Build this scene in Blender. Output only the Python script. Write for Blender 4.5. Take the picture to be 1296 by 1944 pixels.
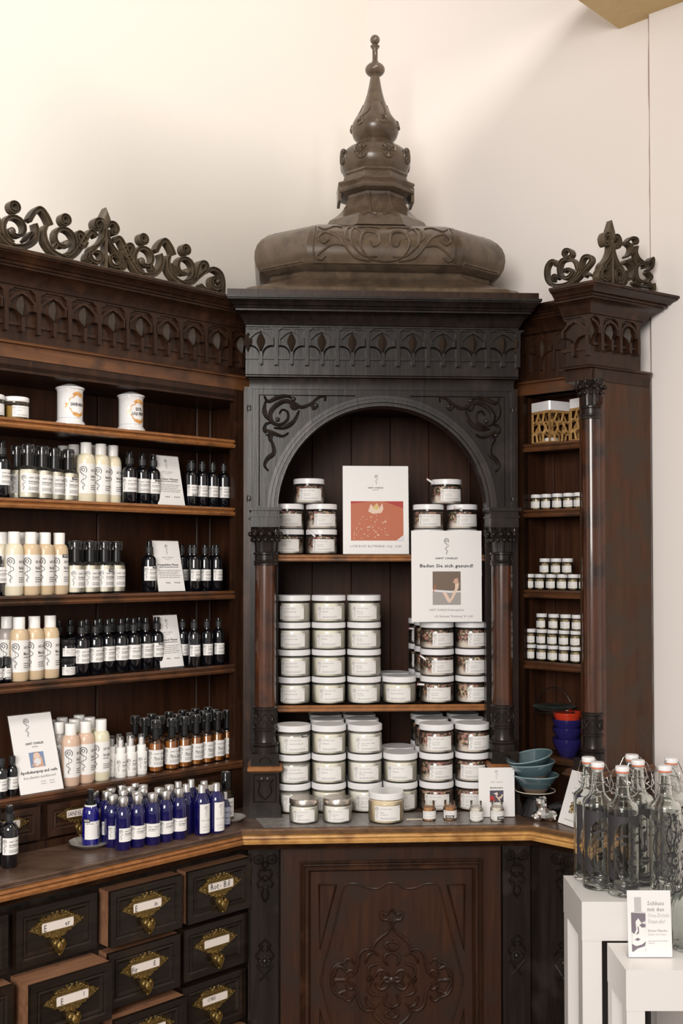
import bpy, math, random
from math import sin, cos, pi, radians as R, atan2, hypot
random.seed(7)
for o in list(bpy.data.objects): bpy.data.objects.remove(o)
SC = bpy.context.scene
COL = SC.collection

# ------------------------------------------------------------------ camera
F = 2080.0; EYE = 1.55; PITCH = R(1.5); CY = 1066 - F * math.tan(PITCH)
cam = bpy.data.cameras.new('camera'); cam_ob = bpy.data.objects.new('camera', cam); COL.objects.link(cam_ob)
cam.sensor_fit = 'HORIZONTAL'; cam.sensor_width = 36; cam.lens = 36 * F / 1296; cam.clip_start = .05; cam.shift_y = (CY - 972) / 1296
cam_ob.location = (0, 0, EYE); cam_ob.rotation_euler = (pi / 2 + PITCH, 0, 0)
SC.camera = cam_ob
# ------------------------------------------------------------------ world, lights, exposure
W = bpy.data.worlds.new('world'); SC.world = W; W.use_nodes = True
W.node_tree.nodes['Background'].inputs[0].default_value = (1.0, .95, .89, 1)
W.node_tree.nodes['Background'].inputs[1].default_value = .39
def area(name, loc, target, sx, sy, power, col):
    l = bpy.data.lights.new(name, 'AREA'); l.shape = 'RECTANGLE'; l.size = sx; l.size_y = sy
    l.energy = power; l.color = col
    o = bpy.data.objects.new(name, l); COL.objects.link(o); o.location = loc
    d = [target[i] - loc[i] for i in range(3)]
    o.rotation_euler = (atan2(hypot(d[0], d[1]), -d[2]), 0, atan2(d[1], d[0]) - pi / 2)
    return o
area('shop_window_light', (-.9, -1.9, 2.4), (.1, 2.8, 1.5), 1.7, 1.6, 128, (1, .955, .905))
area('ceiling_spot', (.5, .9, 3.7), (.1, 2.8, 1.6), .45, .45, 27, (1, .95, .88))
sl = bpy.data.lights.new('gallery_lamp', 'SPOT'); sl.energy = 10; sl.color = (1, .97, .90); sl.spot_size = R(62); sl.spot_blend = .8; sl.shadow_soft_size = .07
so_ = bpy.data.objects.new('gallery_lamp', sl); COL.objects.link(so_); so_.location = (1.05, 1.35, 4.0)
_d = (-.55, 1.75, -1.25); so_.rotation_euler = (atan2(hypot(_d[0], _d[1]), -_d[2]), 0, atan2(_d[1], _d[0]) - pi / 2)
SC.view_settings.view_transform = 'Standard'; SC.view_settings.look = 'None'
SC.view_settings.gamma = 1; SC.view_settings.use_curve_mapping = False
SC.view_settings.exposure = 0.27

# ------------------------------------------------------------------ maths helpers
def ray(px, py):
    cx = (px - 648) / F; cy = -(py - CY) / F
    return (cx, cos(PITCH) - sin(PITCH) * cy, sin(PITCH) + cos(PITCH) * cy)
def at_z(px, py, z):
    r = ray(px, py); t = (z - EYE) / r[2]; return (r[0] * t, r[1] * t)
class Frame:                       # x along the unit, y into the unit
    def __init__(s, x, y, az): s.x, s.y, s.az = x, y, az; s.c, s.s = cos(az), sin(az)
    def W(s, u, v): return (s.x + u * s.c - v * s.s, s.y + u * s.s + v * s.c)
    def loc(s, X, Y): X -= s.x; Y -= s.y; return (X * s.c + Y * s.s, -X * s.s + Y * s.c)
    def pick(s, px, py, v):        # pixel of the photograph onto the plane y=v of this unit -> (u, z)
        r = ray(px, py); nx, ny = -s.s, s.c
        d = (s.x + nx * v) * nx + (s.y + ny * v) * ny
        t = d / (r[0] * nx + r[1] * ny)
        return s.loc(r[0] * t, r[1] * t)[0], EYE + r[2] * t
    def u(s, px, v=0): return s.pick(px, 1066, v)[0]
def frame_px(px, Y, az): return Frame((px - 648) / F * Y, Y, R(az))
CF = frame_px(726, 2.80, 3.5)
LF = frame_px(445, 2.79, 45)
RF = frame_px(995, 2.896, -43)
KX, KY = .600, 2.639               # corner of the end pillar
EF = Frame(KX, KY, R(33))

def smooth(pts, n=6, closed=False):
    out = []; P = list(pts); m = len(P)
    def g(i): return P[i % m] if closed else P[max(0, min(m - 1, i))]
    for i in range(m if closed else m - 1):
        p0, p1, p2, p3 = g(i - 1), g(i), g(i + 1), g(i + 2)
        for k in range(n):
            t = k / n
            out.append(tuple(.5 * (2 * b + (c - a) * t + (2 * a - 5 * b + 4 * c - d) * t * t + (3 * b - a - 3 * c + d) * t ** 3)
                             for a, b, c, d in zip(p0, p1, p2, p3)))
    if not closed: out.append(tuple(P[-1]))
    return out
def spiral(cx, cy, r0, r1, a0, turns, n=None, ccw=True):
    n = n or int(14 * abs(turns)) + 4
    return [(cx + (r0 + (r1 - r0) * k / n) * cos(a0 + (1 if ccw else -1) * 2 * pi * turns * k / n),
             cy + (r0 + (r1 - r0) * k / n) * sin(a0 + (1 if ccw else -1) * 2 * pi * turns * k / n)) for k in range(n + 1)]
flat = lambda u, z, h: (u, -h, z)

class MB:
    def __init__(s): s.v = []; s.f = []
    def add(s, v, f):
        b = len(s.v); s.v += [tuple(p) for p in v]; s.f += [tuple(b + i for i in q) for q in f]; return s
    def box(s, x0, x1, y0, y1, z0, z1, b=0):
        if b:
            return s.prismz([(x0 + b, y0), (x1 - b, y0), (x1, y0 + b), (x1, y1 - b), (x1 - b, y1), (x0 + b, y1), (x0, y1 - b), (x0, y0 + b)], z0, z1)
        return s.add([(x0, y0, z0), (x1, y0, z0), (x1, y1, z0), (x0, y1, z0), (x0, y0, z1), (x1, y0, z1), (x1, y1, z1), (x0, y1, z1)],
                     [(3, 2, 1, 0), (4, 5, 6, 7), (0, 1, 5, 4), (1, 2, 6, 5), (2, 3, 7, 6), (3, 0, 4, 7)])
    def prismz(s, poly, z0, z1):
        n = len(poly)
        return s.add([(x, y, z0) for x, y in poly] + [(x, y, z1) for x, y in poly],
                     [tuple(range(n))[::-1], tuple(range(n, 2 * n))] + [(i, (i + 1) % n, n + (i + 1) % n, n + i) for i in range(n)])
    def prismy(s, poly, y0, y1):   # poly in (x,z)
        n = len(poly)
        return s.add([(x, y0, z) for x, z in poly] + [(x, y1, z) for x, z in poly],
                     [tuple(range(n)), tuple(range(n, 2 * n))[::-1]] + [((i + 1) % n, i, n + i, n + (i + 1) % n) for i in range(n)])
    def lathe(s, prof, n=24, c=(0, 0, 0), cap=True, rfun=None, a0=0):
        v = []; m = len(prof)
        for r, z in prof:
            for k in range(n):
                a = 2 * pi * k / n + a0; rr = r * (rfun(a, z) if rfun else 1)
                v.append((c[0] + rr * cos(a), c[1] + rr * sin(a), c[2] + z))
        f = [(i * n + k, i * n + (k + 1) % n, (i + 1) * n + (k + 1) % n, (i + 1) * n + k) for i in range(m - 1) for k in range(n)]
        if cap: f += [tuple(range(n))[::-1], tuple(range((m - 1) * n, m * n))]
        return s.add(v, f)
    def lathey(s, prof, c, n=16):  # axis towards -y; prof (r, height)
        v = []; m = len(prof)
        for r, h in prof:
            for k in range(n):
                a = 2 * pi * k / n; v.append((c[0] + r * cos(a), c[1] - h, c[2] + r * sin(a)))
        f = [(i * n + k, i * n + (k + 1) % n, (i + 1) * n + (k + 1) % n, (i + 1) * n + k) for i in range(m - 1) for k in range(n)]
        return s.add(v, f + [tuple(range((m - 1) * n, m * n))])
    def ball(s, c, r, n=10, m=6, sq=(1, 1, 1)):
        v = [(c[0], c[1], c[2] - r * sq[2])]
        for i in range(1, m):
            t = -pi / 2 + pi * i / m
            v += [(c[0] + r * cos(t) * cos(2 * pi * k / n) * sq[0], c[1] + r * cos(t) * sin(2 * pi * k / n) * sq[1], c[2] + r * sin(t) * sq[2]) for k in range(n)]
        v.append((c[0], c[1], c[2] + r * sq[2])); L = len(v) - 1
        f = [(0, 1 + (k + 1) % n, 1 + k) for k in range(n)] + [(L, L - n + k, L - n + (k + 1) % n) for k in range(n)]
        f += [(1 + i * n + k, 1 + i * n + (k + 1) % n, 1 + (i + 1) * n + (k + 1) % n, 1 + (i + 1) * n + k) for i in range(m - 2) for k in range(n)]
        return s.add(v, f)
    def tube(s, pts, r, n=8, closed=False):
        m = len(pts); v = []
        for i, p in enumerate(pts):
            a = pts[(i - 1) % m if closed else max(0, i - 1)]; b = pts[(i + 1) % m if closed else min(m - 1, i + 1)]
            d = [b[k] - a[k] for k in range(3)]; L = math.sqrt(sum(x * x for x in d)) or 1; d = [x / L for x in d]
            up = (0, 0, 1) if abs(d[2]) < .9 else (0, 1, 0)
            e = (d[1] * up[2] - d[2] * up[1], d[2] * up[0] - d[0] * up[2], d[0] * up[1] - d[1] * up[0])
            L = math.sqrt(sum(x * x for x in e)); e = [x / L for x in e]
            g = (e[1] * d[2] - e[2] * d[1], e[2] * d[0] - e[0] * d[2], e[0] * d[1] - e[1] * d[0])
            rr = r[i] if isinstance(r, (list, tuple)) else r
            v += [tuple(p[j] + rr * (cos(2 * pi * k / n) * e[j] + sin(2 * pi * k / n) * g[j]) for j in range(3)) for k in range(n)]
        rng = m if closed else m - 1
        f = [(i * n + k, i * n + (k + 1) % n, ((i + 1) % m) * n + (k + 1) % n, ((i + 1) % m) * n + k) for i in range(rng) for k in range(n)]
        if not closed: f += [tuple(range(n))[::-1], tuple(range((m - 1) * n, m * n))]
        return s.add(v, f)
    def ribbon(s, pts, w, t, kind='relief', mapf=flat, closed=False):
        """band along pts (2D) with width w (number or (start,mid,end)) and height t over the plane"""
        m = len(pts); v = []
        if kind == 'relief': sec = [(-.5, -.02), (-.42, .6), (0, 1), (.42, .6), (.5, -.02)]
        elif kind == 'flat': sec = [(-.5, 0), (-.5, 1), (.5, 1), (.5, 0)]
        elif kind == 'sheet': sec = [(-.5, 1), (.5, 1)]
        else: sec = [(-.5, 0), (-.5, .9), (-.42, 1), (-.3, 1), (-.2, .72), (.2, .72), (.3, 1), (.42, 1), (.5, .9), (.5, 0)]
        q = len(sec)
        for i, p in enumerate(pts):
            a = pts[(i - 1) % m if closed else max(0, i - 1)]; b = pts[(i + 1) % m if closed else min(m - 1, i + 1)]
            dx, dy = b[0] - a[0], b[1] - a[1]; L = hypot(dx, dy) or 1; nx, ny = -dy / L, dx / L
            if isinstance(w, (tuple, list)):
                f_ = i / (m - 1); ww = w[0] + (w[1] - w[0]) * f_ * 2 if f_ < .5 else w[1] + (w[2] - w[1]) * (f_ * 2 - 1)
            else: ww = w
            for o, h in sec: v.append(mapf(p[0] + nx * o * ww, p[1] + ny * o * ww, h * t))
        rng = m if closed else m - 1; f = []
        for i in range(rng):
            j = (i + 1) % m
            f += [(i * q + k, i * q + k + 1, j * q + k + 1, j * q + k) for k in range(q - 1)]
            if kind in ('crest',): f.append((i * q + q - 1, i * q, j * q, j * q + q - 1))
        if not closed and kind != 'sheet': f += [tuple(range(q))[::-1], tuple(range((m - 1) * q, m * q))]
        return s.add(v, f)
    def sweep(s, path, prof):      # path in plan left->right, prof [(out,z)] out towards the room
        n = len(path); m = len(prof); v = []
        for i in range(n):
            def nrm(a, b):
                dx, dy = b[0] - a[0], b[1] - a[1]; L = hypot(dx, dy); return (dy / L, -dx / L)
            n1 = nrm(path[i - 1], path[i]) if i else nrm(path[0], path[1])
            n2 = nrm(path[i], path[i + 1]) if i < n - 1 else n1
            bx, by = n1[0] + n2[0], n1[1] + n2[1]; k = 2 / (bx * bx + by * by)
            for o, z in prof: v.append((path[i][0] + bx * k * o, path[i][1] + by * k * o, z))
        f = [(i * m + j, (i + 1) * m + j, (i + 1) * m + (j + 1) % m, i * m + (j + 1) % m) for i in range(n - 1) for j in range(m)]
        return s.add(v, f + [tuple(range(m)), tuple(range((n - 1) * m, n * m))[::-1]])
    def poly(s, pts, mapf=flat, h=0): return s.add([mapf(a, b, h) for a, b in pts], [tuple(range(len(pts)))])
    def mirror(s):                 # mirrored copy about x=0 added
        b = len(s.v); v = [(-x, y, z) for x, y, z in s.v]; f = [tuple(q[::-1]) for q in s.f]; return s.add(v, f)
    def shift(s, dx=0, dy=0, dz=0): s.v = [(x + dx, y + dy, z + dz) for x, y, z in s.v]; return s
    def rotz(s, a): s.v = [(x * cos(a) - y * sin(a), x * sin(a) + y * cos(a), z) for x, y, z in s.v]; return s
    def mesh(s, name, mat, ang=38):
        me = bpy.data.meshes.new(name); me.from_pydata(s.v, [], s.f); me.validate()
        me.polygons.foreach_set('use_smooth', [True] * len(me.polygons))
        import bmesh
        bm = bmesh.new(); bm.from_mesh(me); bmesh.ops.recalc_face_normals(bm, faces=bm.faces); bm.to_mesh(me); bm.free()
        me.set_sharp_from_angle(angle=R(ang))
        me.materials.append(mat); return me
    def build(s, name, mat, parent=None, ang=38, **k):
        return obj(name, s.mesh(name, mat, ang), parent, **k)

def obj(name, me, parent=None, loc=None, rot=None, label=None, cat=None, group=None, kind=None):
    o = bpy.data.objects.new(name, me); COL.objects.link(o)
    if parent:
        o.parent = parent
        if 'z0' in parent: o.location = (0, 0, -parent['z0'])
    if loc: o.location = loc
    if rot: o.rotation_euler = rot
    if label: o['label'] = label
    if cat: o['category'] = cat
    if group: o['group'] = group
    if kind: o['kind'] = kind
    return o
def thing(name, label, cat, loc=(0, 0, 0), rz=0, group=None, rot=None):
    o = obj(name, None, None, loc, rot or (0, 0, rz), label, cat, group); o.empty_display_size = .02; return o
def unit(name, label, cat, fr, z0):  # a thing whose parts are written in the frame's (u, v, absolute z)
    o = thing(name, label, cat, (fr.x, fr.y, z0), fr.az); return (o, z0)
def part(mb, name, mat, U, ang=38, **k):
    o, z0 = U; p = mb.build(name, mat, o, ang, **k); p.location = (0, 0, -z0); return p
def sub(mb, name, mat, par, ang=38, **k):
    p = mb.build(name, mat, par, ang, **k); return p

# ------------------------------------------------------------------ materials
def mat(name, col, rough=.5, metal=0, coat=0, spec=.5, alpha=None, bump=0, bscale=200, trans=0, sub_=0):
    m = bpy.data.materials.new(name); m.use_nodes = True; nt = m.node_tree; b = nt.nodes['Principled BSDF']
    b.inputs['Base Color'].default_value = (*col, 1); b.inputs['Roughness'].default_value = rough
    b.inputs['Metallic'].default_value = metal; b.inputs['Coat Weight'].default_value = coat; b.inputs['Coat Roughness'].default_value = .05
    b.inputs['Specular IOR Level'].default_value = spec; b.inputs['Transmission Weight'].default_value = trans
    if bump:
        tc = nt.nodes.new('ShaderNodeTexCoord'); n = nt.nodes.new('ShaderNodeTexNoise'); n.inputs['Scale'].default_value = bscale
        bp = nt.nodes.new('ShaderNodeBump'); bp.inputs['Strength'].default_value = bump; bp.inputs['Distance'].default_value = .002
        nt.links.new(tc.outputs['Object'], n.inputs['Vector']); nt.links.new(n.outputs[0], bp.inputs['Height']); nt.links.new(bp.outputs[0], b.inputs['Normal'])
    return m
def wood(name, c1, c2, rough=.35, scale=(30, 30, 2.2), wear=None, bump=.25, wear_amt=.55, coat=0, varies=0, spec=.5):
    m = mat(name, c1, rough, coat=coat, spec=spec); nt = m.node_tree; b = nt.nodes['Principled BSDF']; N = nt.nodes.new; L = nt.links.new
    tc = N('ShaderNodeTexCoord'); mp = N('ShaderNodeMapping'); mp.inputs['Scale'].default_value = scale
    n1 = N('ShaderNodeTexNoise'); n1.inputs['Scale'].default_value = 1.6; n1.inputs['Detail'].default_value = 8; n1.inputs['Roughness'].default_value = .65; n1.inputs['Distortion'].default_value = .6
    L(tc.outputs['Object'], mp.inputs[0]); L(mp.outputs[0], n1.inputs['Vector'])
    cr = N('ShaderNodeValToRGB'); cr.color_ramp.elements[0].position = .35; cr.color_ramp.elements[1].position = .68
    cr.color_ramp.elements[0].color = (*c1, 1); cr.color_ramp.elements[1].color = (*c2, 1)
    L(n1.outputs[0], cr.inputs[0]); out = cr.outputs[0]
    if wear:
        n2 = N('ShaderNodeTexNoise'); n2.inputs['Scale'].default_value = 14; n2.inputs['Detail'].default_value = 5
        L(tc.outputs['Object'], n2.inputs['Vector'])
        r2 = N('ShaderNodeValToRGB'); r2.color_ramp.elements[0].position = wear_amt - .08; r2.color_ramp.elements[1].position = wear_amt + .12
        L(n2.outputs[0], r2.inputs[0]); mx = N('ShaderNodeMix'); mx.data_type = 'RGBA'
        L(r2.outputs[0], mx.inputs[0]); L(out, mx.inputs[6]); mx.inputs[7].default_value = (*wear, 1); out = mx.outputs[2]
    if varies:
        oi = N('ShaderNodeObjectInfo'); hs = N('ShaderNodeHueSaturation'); mr = N('ShaderNodeMapRange')
        mr.inputs[3].default_value = 1 - varies; mr.inputs[4].default_value = 1 + varies
        L(oi.outputs['Random'], mr.inputs[0]); L(mr.outputs[0], hs.inputs['Value']); L(out, hs.inputs['Color']); out = hs.outputs[0]
    L(out, b.inputs['Base Color'])
    bp = N('ShaderNodeBump'); bp.inputs['Strength'].default_value = bump; bp.inputs['Distance'].default_value = .0012
    L(n1.outputs[0], bp.inputs['Height']); L(bp.outputs[0], b.inputs['Normal'])
    return m
def shell(name, col, tint=(1, 1, 1), edge=.35, gloss_rough=.03):
    """thin glass: clear with fresnel reflections, denser where seen edge-on"""
    m = bpy.data.materials.new(name); m.use_nodes = True; nt = m.node_tree; nt.nodes.clear(); N = nt.nodes.new; L = nt.links.new
    o = N('ShaderNodeOutputMaterial'); tr = N('ShaderNodeBsdfTransparent'); gl = N('ShaderNodeBsdfGlossy'); gl.inputs['Roughness'].default_value = gloss_rough
    df = N('ShaderNodeBsdfDiffuse'); df.inputs[0].default_value = (*col, 1); tr.inputs[0].default_value = (*tint, 1)
    lw = N('ShaderNodeLayerWeight'); lw.inputs[0].default_value = edge; mx = N('ShaderNodeMixShader'); L(lw.outputs['Facing'], mx.inputs[0])
    pw = N('ShaderNodeMath'); pw.operation = 'POWER'; pw.inputs[1].default_value = 3.6; L(lw.outputs['Facing'], pw.inputs[0]); L(pw.outputs[0], mx.inputs[0])
    L(tr.outputs[0], mx.inputs[1]); L(df.outputs[0], mx.inputs[2])
    fr = N('ShaderNodeFresnel'); fr.inputs[0].default_value = 1.5; m2 = N('ShaderNodeMixShader')
    L(fr.outputs[0], m2.inputs[0]); L(mx.outputs[0], m2.inputs[1]); L(gl.outputs[0], m2.inputs[2]); L(m2.outputs[0], o.inputs[0])
    return m
def glass(name, col=(1, 1, 1), rough=0, ior=1.45):
    m = bpy.data.materials.new(name); m.use_nodes = True; nt = m.node_tree; nt.nodes.clear()
    o = nt.nodes.new('ShaderNodeOutputMaterial'); g = nt.nodes.new('ShaderNodeBsdfGlass'); g.inputs['Color'].default_value = (*col, 1)
    g.inputs['Roughness'].default_value = rough; g.inputs['IOR'].default_value = ior; nt.links.new(g.outputs[0], o.inputs[0]); return m
def speckle(name, cols, scale=160, rough=.5, zramp=None):
    m = mat(name, cols[0], rough, coat=.6); nt = m.node_tree; b = nt.nodes['Principled BSDF']; N = nt.nodes.new; L = nt.links.new
    tc = N('ShaderNodeTexCoord'); vo = N('ShaderNodeTexVoronoi'); vo.inputs['Scale'].default_value = scale
    oi = N('ShaderNodeObjectInfo'); ad = N('ShaderNodeVectorMath'); L(tc.outputs['Object'], ad.inputs[0]); L(oi.outputs['Location'], ad.inputs[1]); L(ad.outputs[0], vo.inputs['Vector'])
    cr = N('ShaderNodeValToRGB'); cr.color_ramp.interpolation = 'CONSTANT'; e = cr.color_ramp.elements
    while len(e) < len(cols): e.new(.5)
    for i, c in enumerate(cols): e[i].position = .22 + .56 * i / len(cols) if i else 0; e[i].color = (*c, 1)
    sx = N('ShaderNodeSeparateColor'); L(vo.outputs['Color'], sx.inputs[0]); L(sx.outputs[0], cr.inputs[0]); out = cr.outputs[0]
    if zramp:
        n = N('ShaderNodeTexNoise'); n.inputs['Scale'].default_value = 45; L(ad.outputs[0], n.inputs['Vector'])
        sp = N('ShaderNodeSeparateXYZ'); L(tc.outputs['Object'], sp.inputs[0]); ma = N('ShaderNodeMath'); ma.operation = 'MULTIPLY_ADD'; ma.inputs[1].default_value = .03
        L(n.outputs[0], ma.inputs[0]); L(sp.outputs[2], ma.inputs[2]); rr = N('ShaderNodeMapRange'); rr.inputs[1].default_value = zramp[0]; rr.inputs[2].default_value = zramp[1]
        L(ma.outputs[0], rr.inputs[0]); mx = N('ShaderNodeMix'); mx.data_type = 'RGBA'; L(rr.outputs[0], mx.inputs[0]); mx.inputs[6].default_value = (.80, .72, .66, 1); L(out, mx.inputs[7]); out = mx.outputs[2]
    L(out, b.inputs['Base Color']); return m

M = dict(
 black=wood('ebonised_oak', (.010, .0072, .006), (.022, .0155, .013), .27, spec=.30, wear=(.034, .025, .021), wear_amt=.62, bump=.3),
 dark=wood('dark_walnut', (.018, .0078, .0045), (.044, .0185, .009), .32, spec=.3, wear=(.075, .030, .014), wear_amt=.66),
 side=wood('rubbed_mahogany_side', (.045, .018, .009), (.095, .036, .016), .42, spec=.25, wear=(.055, .034, .022), wear_amt=.5, scale=(18, 18, 1.6)),
 leafb=wood('satin_leaf_wood', (.030, .020, .014), (.055, .038, .027), .5, spec=.25),
 fascia=wood('brown_fascia', (.085, .034, .014), (.17, .068, .024), .34, scale=(2.2, 30, 30), wear=(.05, .022, .012), wear_amt=.56),
 beadh=wood('brown_honey_bead', (.12, .06, .028), (.22, .11, .045), .34, scale=(26, 26, 40)),
 drawerf=wood('dark_drawer_front', (.0085, .0055, .004), (.020, .012, .008), .26, spec=.32, wear=(.030, .017, .010), wear_amt=.64, scale=(3, 3, 30)),
 inner=wood('brown_walnut_boards', (.030, .011, .0055), (.066, .025, .0115), .45, spec=.18, bump=.15),
 door=wood('red_brown_panel', (.026, .010, .0055), (.058, .021, .0095), .36, spec=.35, wear=(.03, .016, .011), wear_amt=.52),
 red=wood('polished_mahogany', (.045, .014, .007), (.105, .034, .014), .20, wear=(.022, .012, .009), wear_amt=.56, coat=.4),
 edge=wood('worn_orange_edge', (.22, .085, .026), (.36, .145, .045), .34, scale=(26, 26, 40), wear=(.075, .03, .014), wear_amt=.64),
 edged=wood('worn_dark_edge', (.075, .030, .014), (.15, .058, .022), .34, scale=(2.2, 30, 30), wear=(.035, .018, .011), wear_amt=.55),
 honey=wood('honey_worn_edge', (.48, .24, .07), (.66, .37, .12), .36, scale=(26, 26, 40), wear=(.26, .11, .032), wear_amt=.6),
 top=wood('scratched_walnut_top', (.075, .042, .028), (.15, .088, .06), .34, scale=(3, 28, 28), wear=(.05, .026, .017), wear_amt=.56),
 crest=wood('olive_brown_carving', (.052, .036, .021), (.115, .082, .05), .42, scale=(25, 25, 25), wear=(.035, .024, .016), wear_amt=.58, bump=.15),
 dome=wood('grey_brown_dome', (.085, .060, .041), (.15, .108, .074), .26, scale=(14, 14, 14), wear=(.05, .035, .026), wear_amt=.62, bump=.12),
 raw=wood('raw_drawer_wood', (.19, .085, .045), (.32, .16, .085), .55, scale=(4, 25, 25)),
 voussoir=wood('arch_segment_wood', (.016, .012, .011), (.032, .024, .021), .28, varies=.6),
 bamboo=wood('bamboo', (.52, .29, .10), (.70, .43, .17), .45, scale=(6, 60, 60), bump=.1),
 wall=mat('white_plaster', (.80, .755, .70), .75, bump=.05, bscale=90),
 wallr=mat('cool_white_plaster', (.80, .745, .715), .75, bump=.05, bscale=90),
 crack=mat('crack_grey', (.36, .27, .24), .8),
 floor=wood('floor_boards', (.05, .03, .02), (.10, .06, .04), .5, scale=(3, 25, 25)),
 gold=wood('gold_soffit', (.60, .42, .17), (.70, .51, .24), .5, scale=(5, 5, 5), bump=.1),
 brass=mat('aged_brass', (.27, .18, .06), .36, .85, bump=.8, bscale=260),
 paper=mat('white_label_paper', (.83, .81, .79), .55), card=mat('white_card', (.86, .84, .83), .38, coat=.4),
 cream=mat('drawer_card', (.80, .72, .66), .5),
 ink=mat('black_ink', (.035, .032, .035), .55), grey=mat('grey_ink', (.30, .28, .28), .6), pale=mat('pale_ink', (.52, .50, .50), .6),
 lid=mat('white_plastic_lid', (.86, .85, .86), .30), cap=mat('white_cap', (.88, .86, .83), .35),
 blackp=mat('black_plastic', (.012, .012, .013), .28), ribp=mat('ribbed_black_plastic', (.02, .02, .021), .45),
 blackg=mat('black_glass', (.004, .004, .006), .04, coat=1), blackm=mat('matte_black_glaze', (.014, .013, .014), .30),
 clearcap=shell('clear_cap', (.80, .80, .80), (.98, .98, .98), edge=.5), jarglass=shell('jar_glass', (.80, .78, .70), (.99, .99, .97), edge=.2),
 smoke=shell('smoked_cap', (.25, .25, .26), (.45, .45, .47), edge=.5),
 tan=mat('frosted_tan_gel', (.66, .50, .32), .30, coat=.2), pink=mat('frosted_pink_gel', (.68, .48, .36), .30, coat=.2),
 lemon=mat('frosted_pale_gel', (.74, .70, .52), .30, coat=.2), shade=mat('frosted_cream_gel', (.78, .70, .52), .30, coat=.2), mauve=mat('frosted_grey_gel', (.40, .36, .33), .3, coat=.2),
 cream_fill=mat('lotion_cream', (.88, .83, .70), .22, coat=1),
 amber=mat('amber_oil', (.62, .215, .03), .08, coat=1, trans=.45), yellowoil=mat('yellow_oil', (.55, .36, .10), .1, coat=1, trans=.3),
 blue=mat('cobalt_glass', (.006, .005, .075), .05, coat=1), bluelit=mat('cobalt_glass_empty', (.015, .012, .30), .05, coat=1, trans=.5),
 silver=mat('brushed_aluminium', (.66, .64, .62), .30, 1), chrome=mat('steel_wire', (.62, .60, .57), .18, 1), tin=mat('tin_lid', (.62, .56, .50), .32, 1, bump=.15, bscale=300),
 foil=mat('crumpled_foil', (.80, .77, .74), .16, 1),
 powder=mat('white_bath_salt', (.90, .875, .81), .6, coat=.5, bump=.4, bscale=500), powder2=mat('cream_bath_salt', (.88, .84, .73), .6, coat=.5, bump=.4, bscale=500),
 oat=mat('oat_bath_powder', (.76, .63, .44), .7, coat=.4, bump=.5, bscale=500),
 petals=speckle('petal_mix', [(.06, .05, .03), (.50, .40, .24), (.20, .05, .05), (.62, .50, .36), (.10, .08, .05), (.42, .20, .17)], 210, zramp=(.026, .038)),
 herbs=speckle('dried_herb_mix', [(.16, .11, .05), (.42, .32, .15), (.25, .19, .08), (.55, .44, .26)], 420),
 grains=speckle('orange_resin_grains', [(.50, .22, .08), (.66, .42, .22), (.38, .18, .08)], 420),
 resin=speckle('white_resin_grains', [(.78, .72, .64), (.68, .60, .52), (.84, .80, .74)], 420),
 porcelain=mat('white_porcelain', (.84, .82, .82), .12, coat=1), orn=speckle('gilt_print', [(.72, .36, .08), (.80, .50, .18), (.60, .26, .06)], 260, .4),
 teal=mat('teal_glaze', (.075, .125, .145), .16, coat=.8, bump=.1, bscale=40), tealrim=mat('pale_teal_rim', (.22, .33, .35), .2, coat=.5), clay=mat('bare_brown_clay', (.20, .14, .105), .6, bump=.3),
 redg=mat('red_glaze', (.56, .045, .018), .12, coat=1), bluegl=mat('navy_glaze', (.022, .018, .115), .12, coat=1),
 white=mat('white_lacquer', (.82, .79, .77), .28), rubber=mat('orange_rubber', (.72, .20, .10), .5),
 bglass=glass('clear_bottle_glass', (.97, .98, .97)), gglass=glass('green_tinted_glass', (.975, .99, .98)), dish=shell('green_glass_dish', (.25, .33, .30), (.75, .85, .80), edge=.5),
 acrylic=shell('clear_acrylic', (.7, .7, .7), edge=.2), wood_l=mat('pale_spatula_wood', (.72, .62, .48), .6), thread=mat('red_thread', (.35, .03, .03), .7),
 zinc=wood('mottled_zinc_inlay', (.13, .12, .11), (.34, .31, .29), .30, scale=(40, 40, 40), bump=.1), plate=mat('pewter_plate', (.66, .64, .61), .34, .55, bump=.5, bscale=120),
)

# ------------------------------------------------------------------ text and print
_tc = {}
def text_poly(s, size, sx=1.0, shear=0, bold=0):
    key = (s, size, sx, shear, bold)
    if key in _tc: return _tc[key]
    cu = bpy.data.curves.new('t', 'FONT'); cu.body = s; cu.size = size; cu.resolution_u = 1; cu.shear = shear; cu.offset = bold * size * 2.2
    ob = bpy.data.objects.new('t', cu); COL.objects.link(ob)
    dg = bpy.context.evaluated_depsgraph_get(); me = bpy.data.meshes.new_from_object(ob.evaluated_get(dg))
    v = [(p.co.x * sx, p.co.y) for p in me.vertices]; f = [tuple(q.vertices) for q in me.polygons]
    bpy.data.objects.remove(ob); bpy.data.curves.remove(cu); bpy.data.meshes.remove(me)
    if v:
        x0 = min(p[0] for p in v); v = [(p[0] - x0, p[1]) for p in v]
    _tc[key] = (v, f); return _tc[key]
def twidth(t): return max(p[0] for p in t[0]) if t[0] else 0
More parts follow.
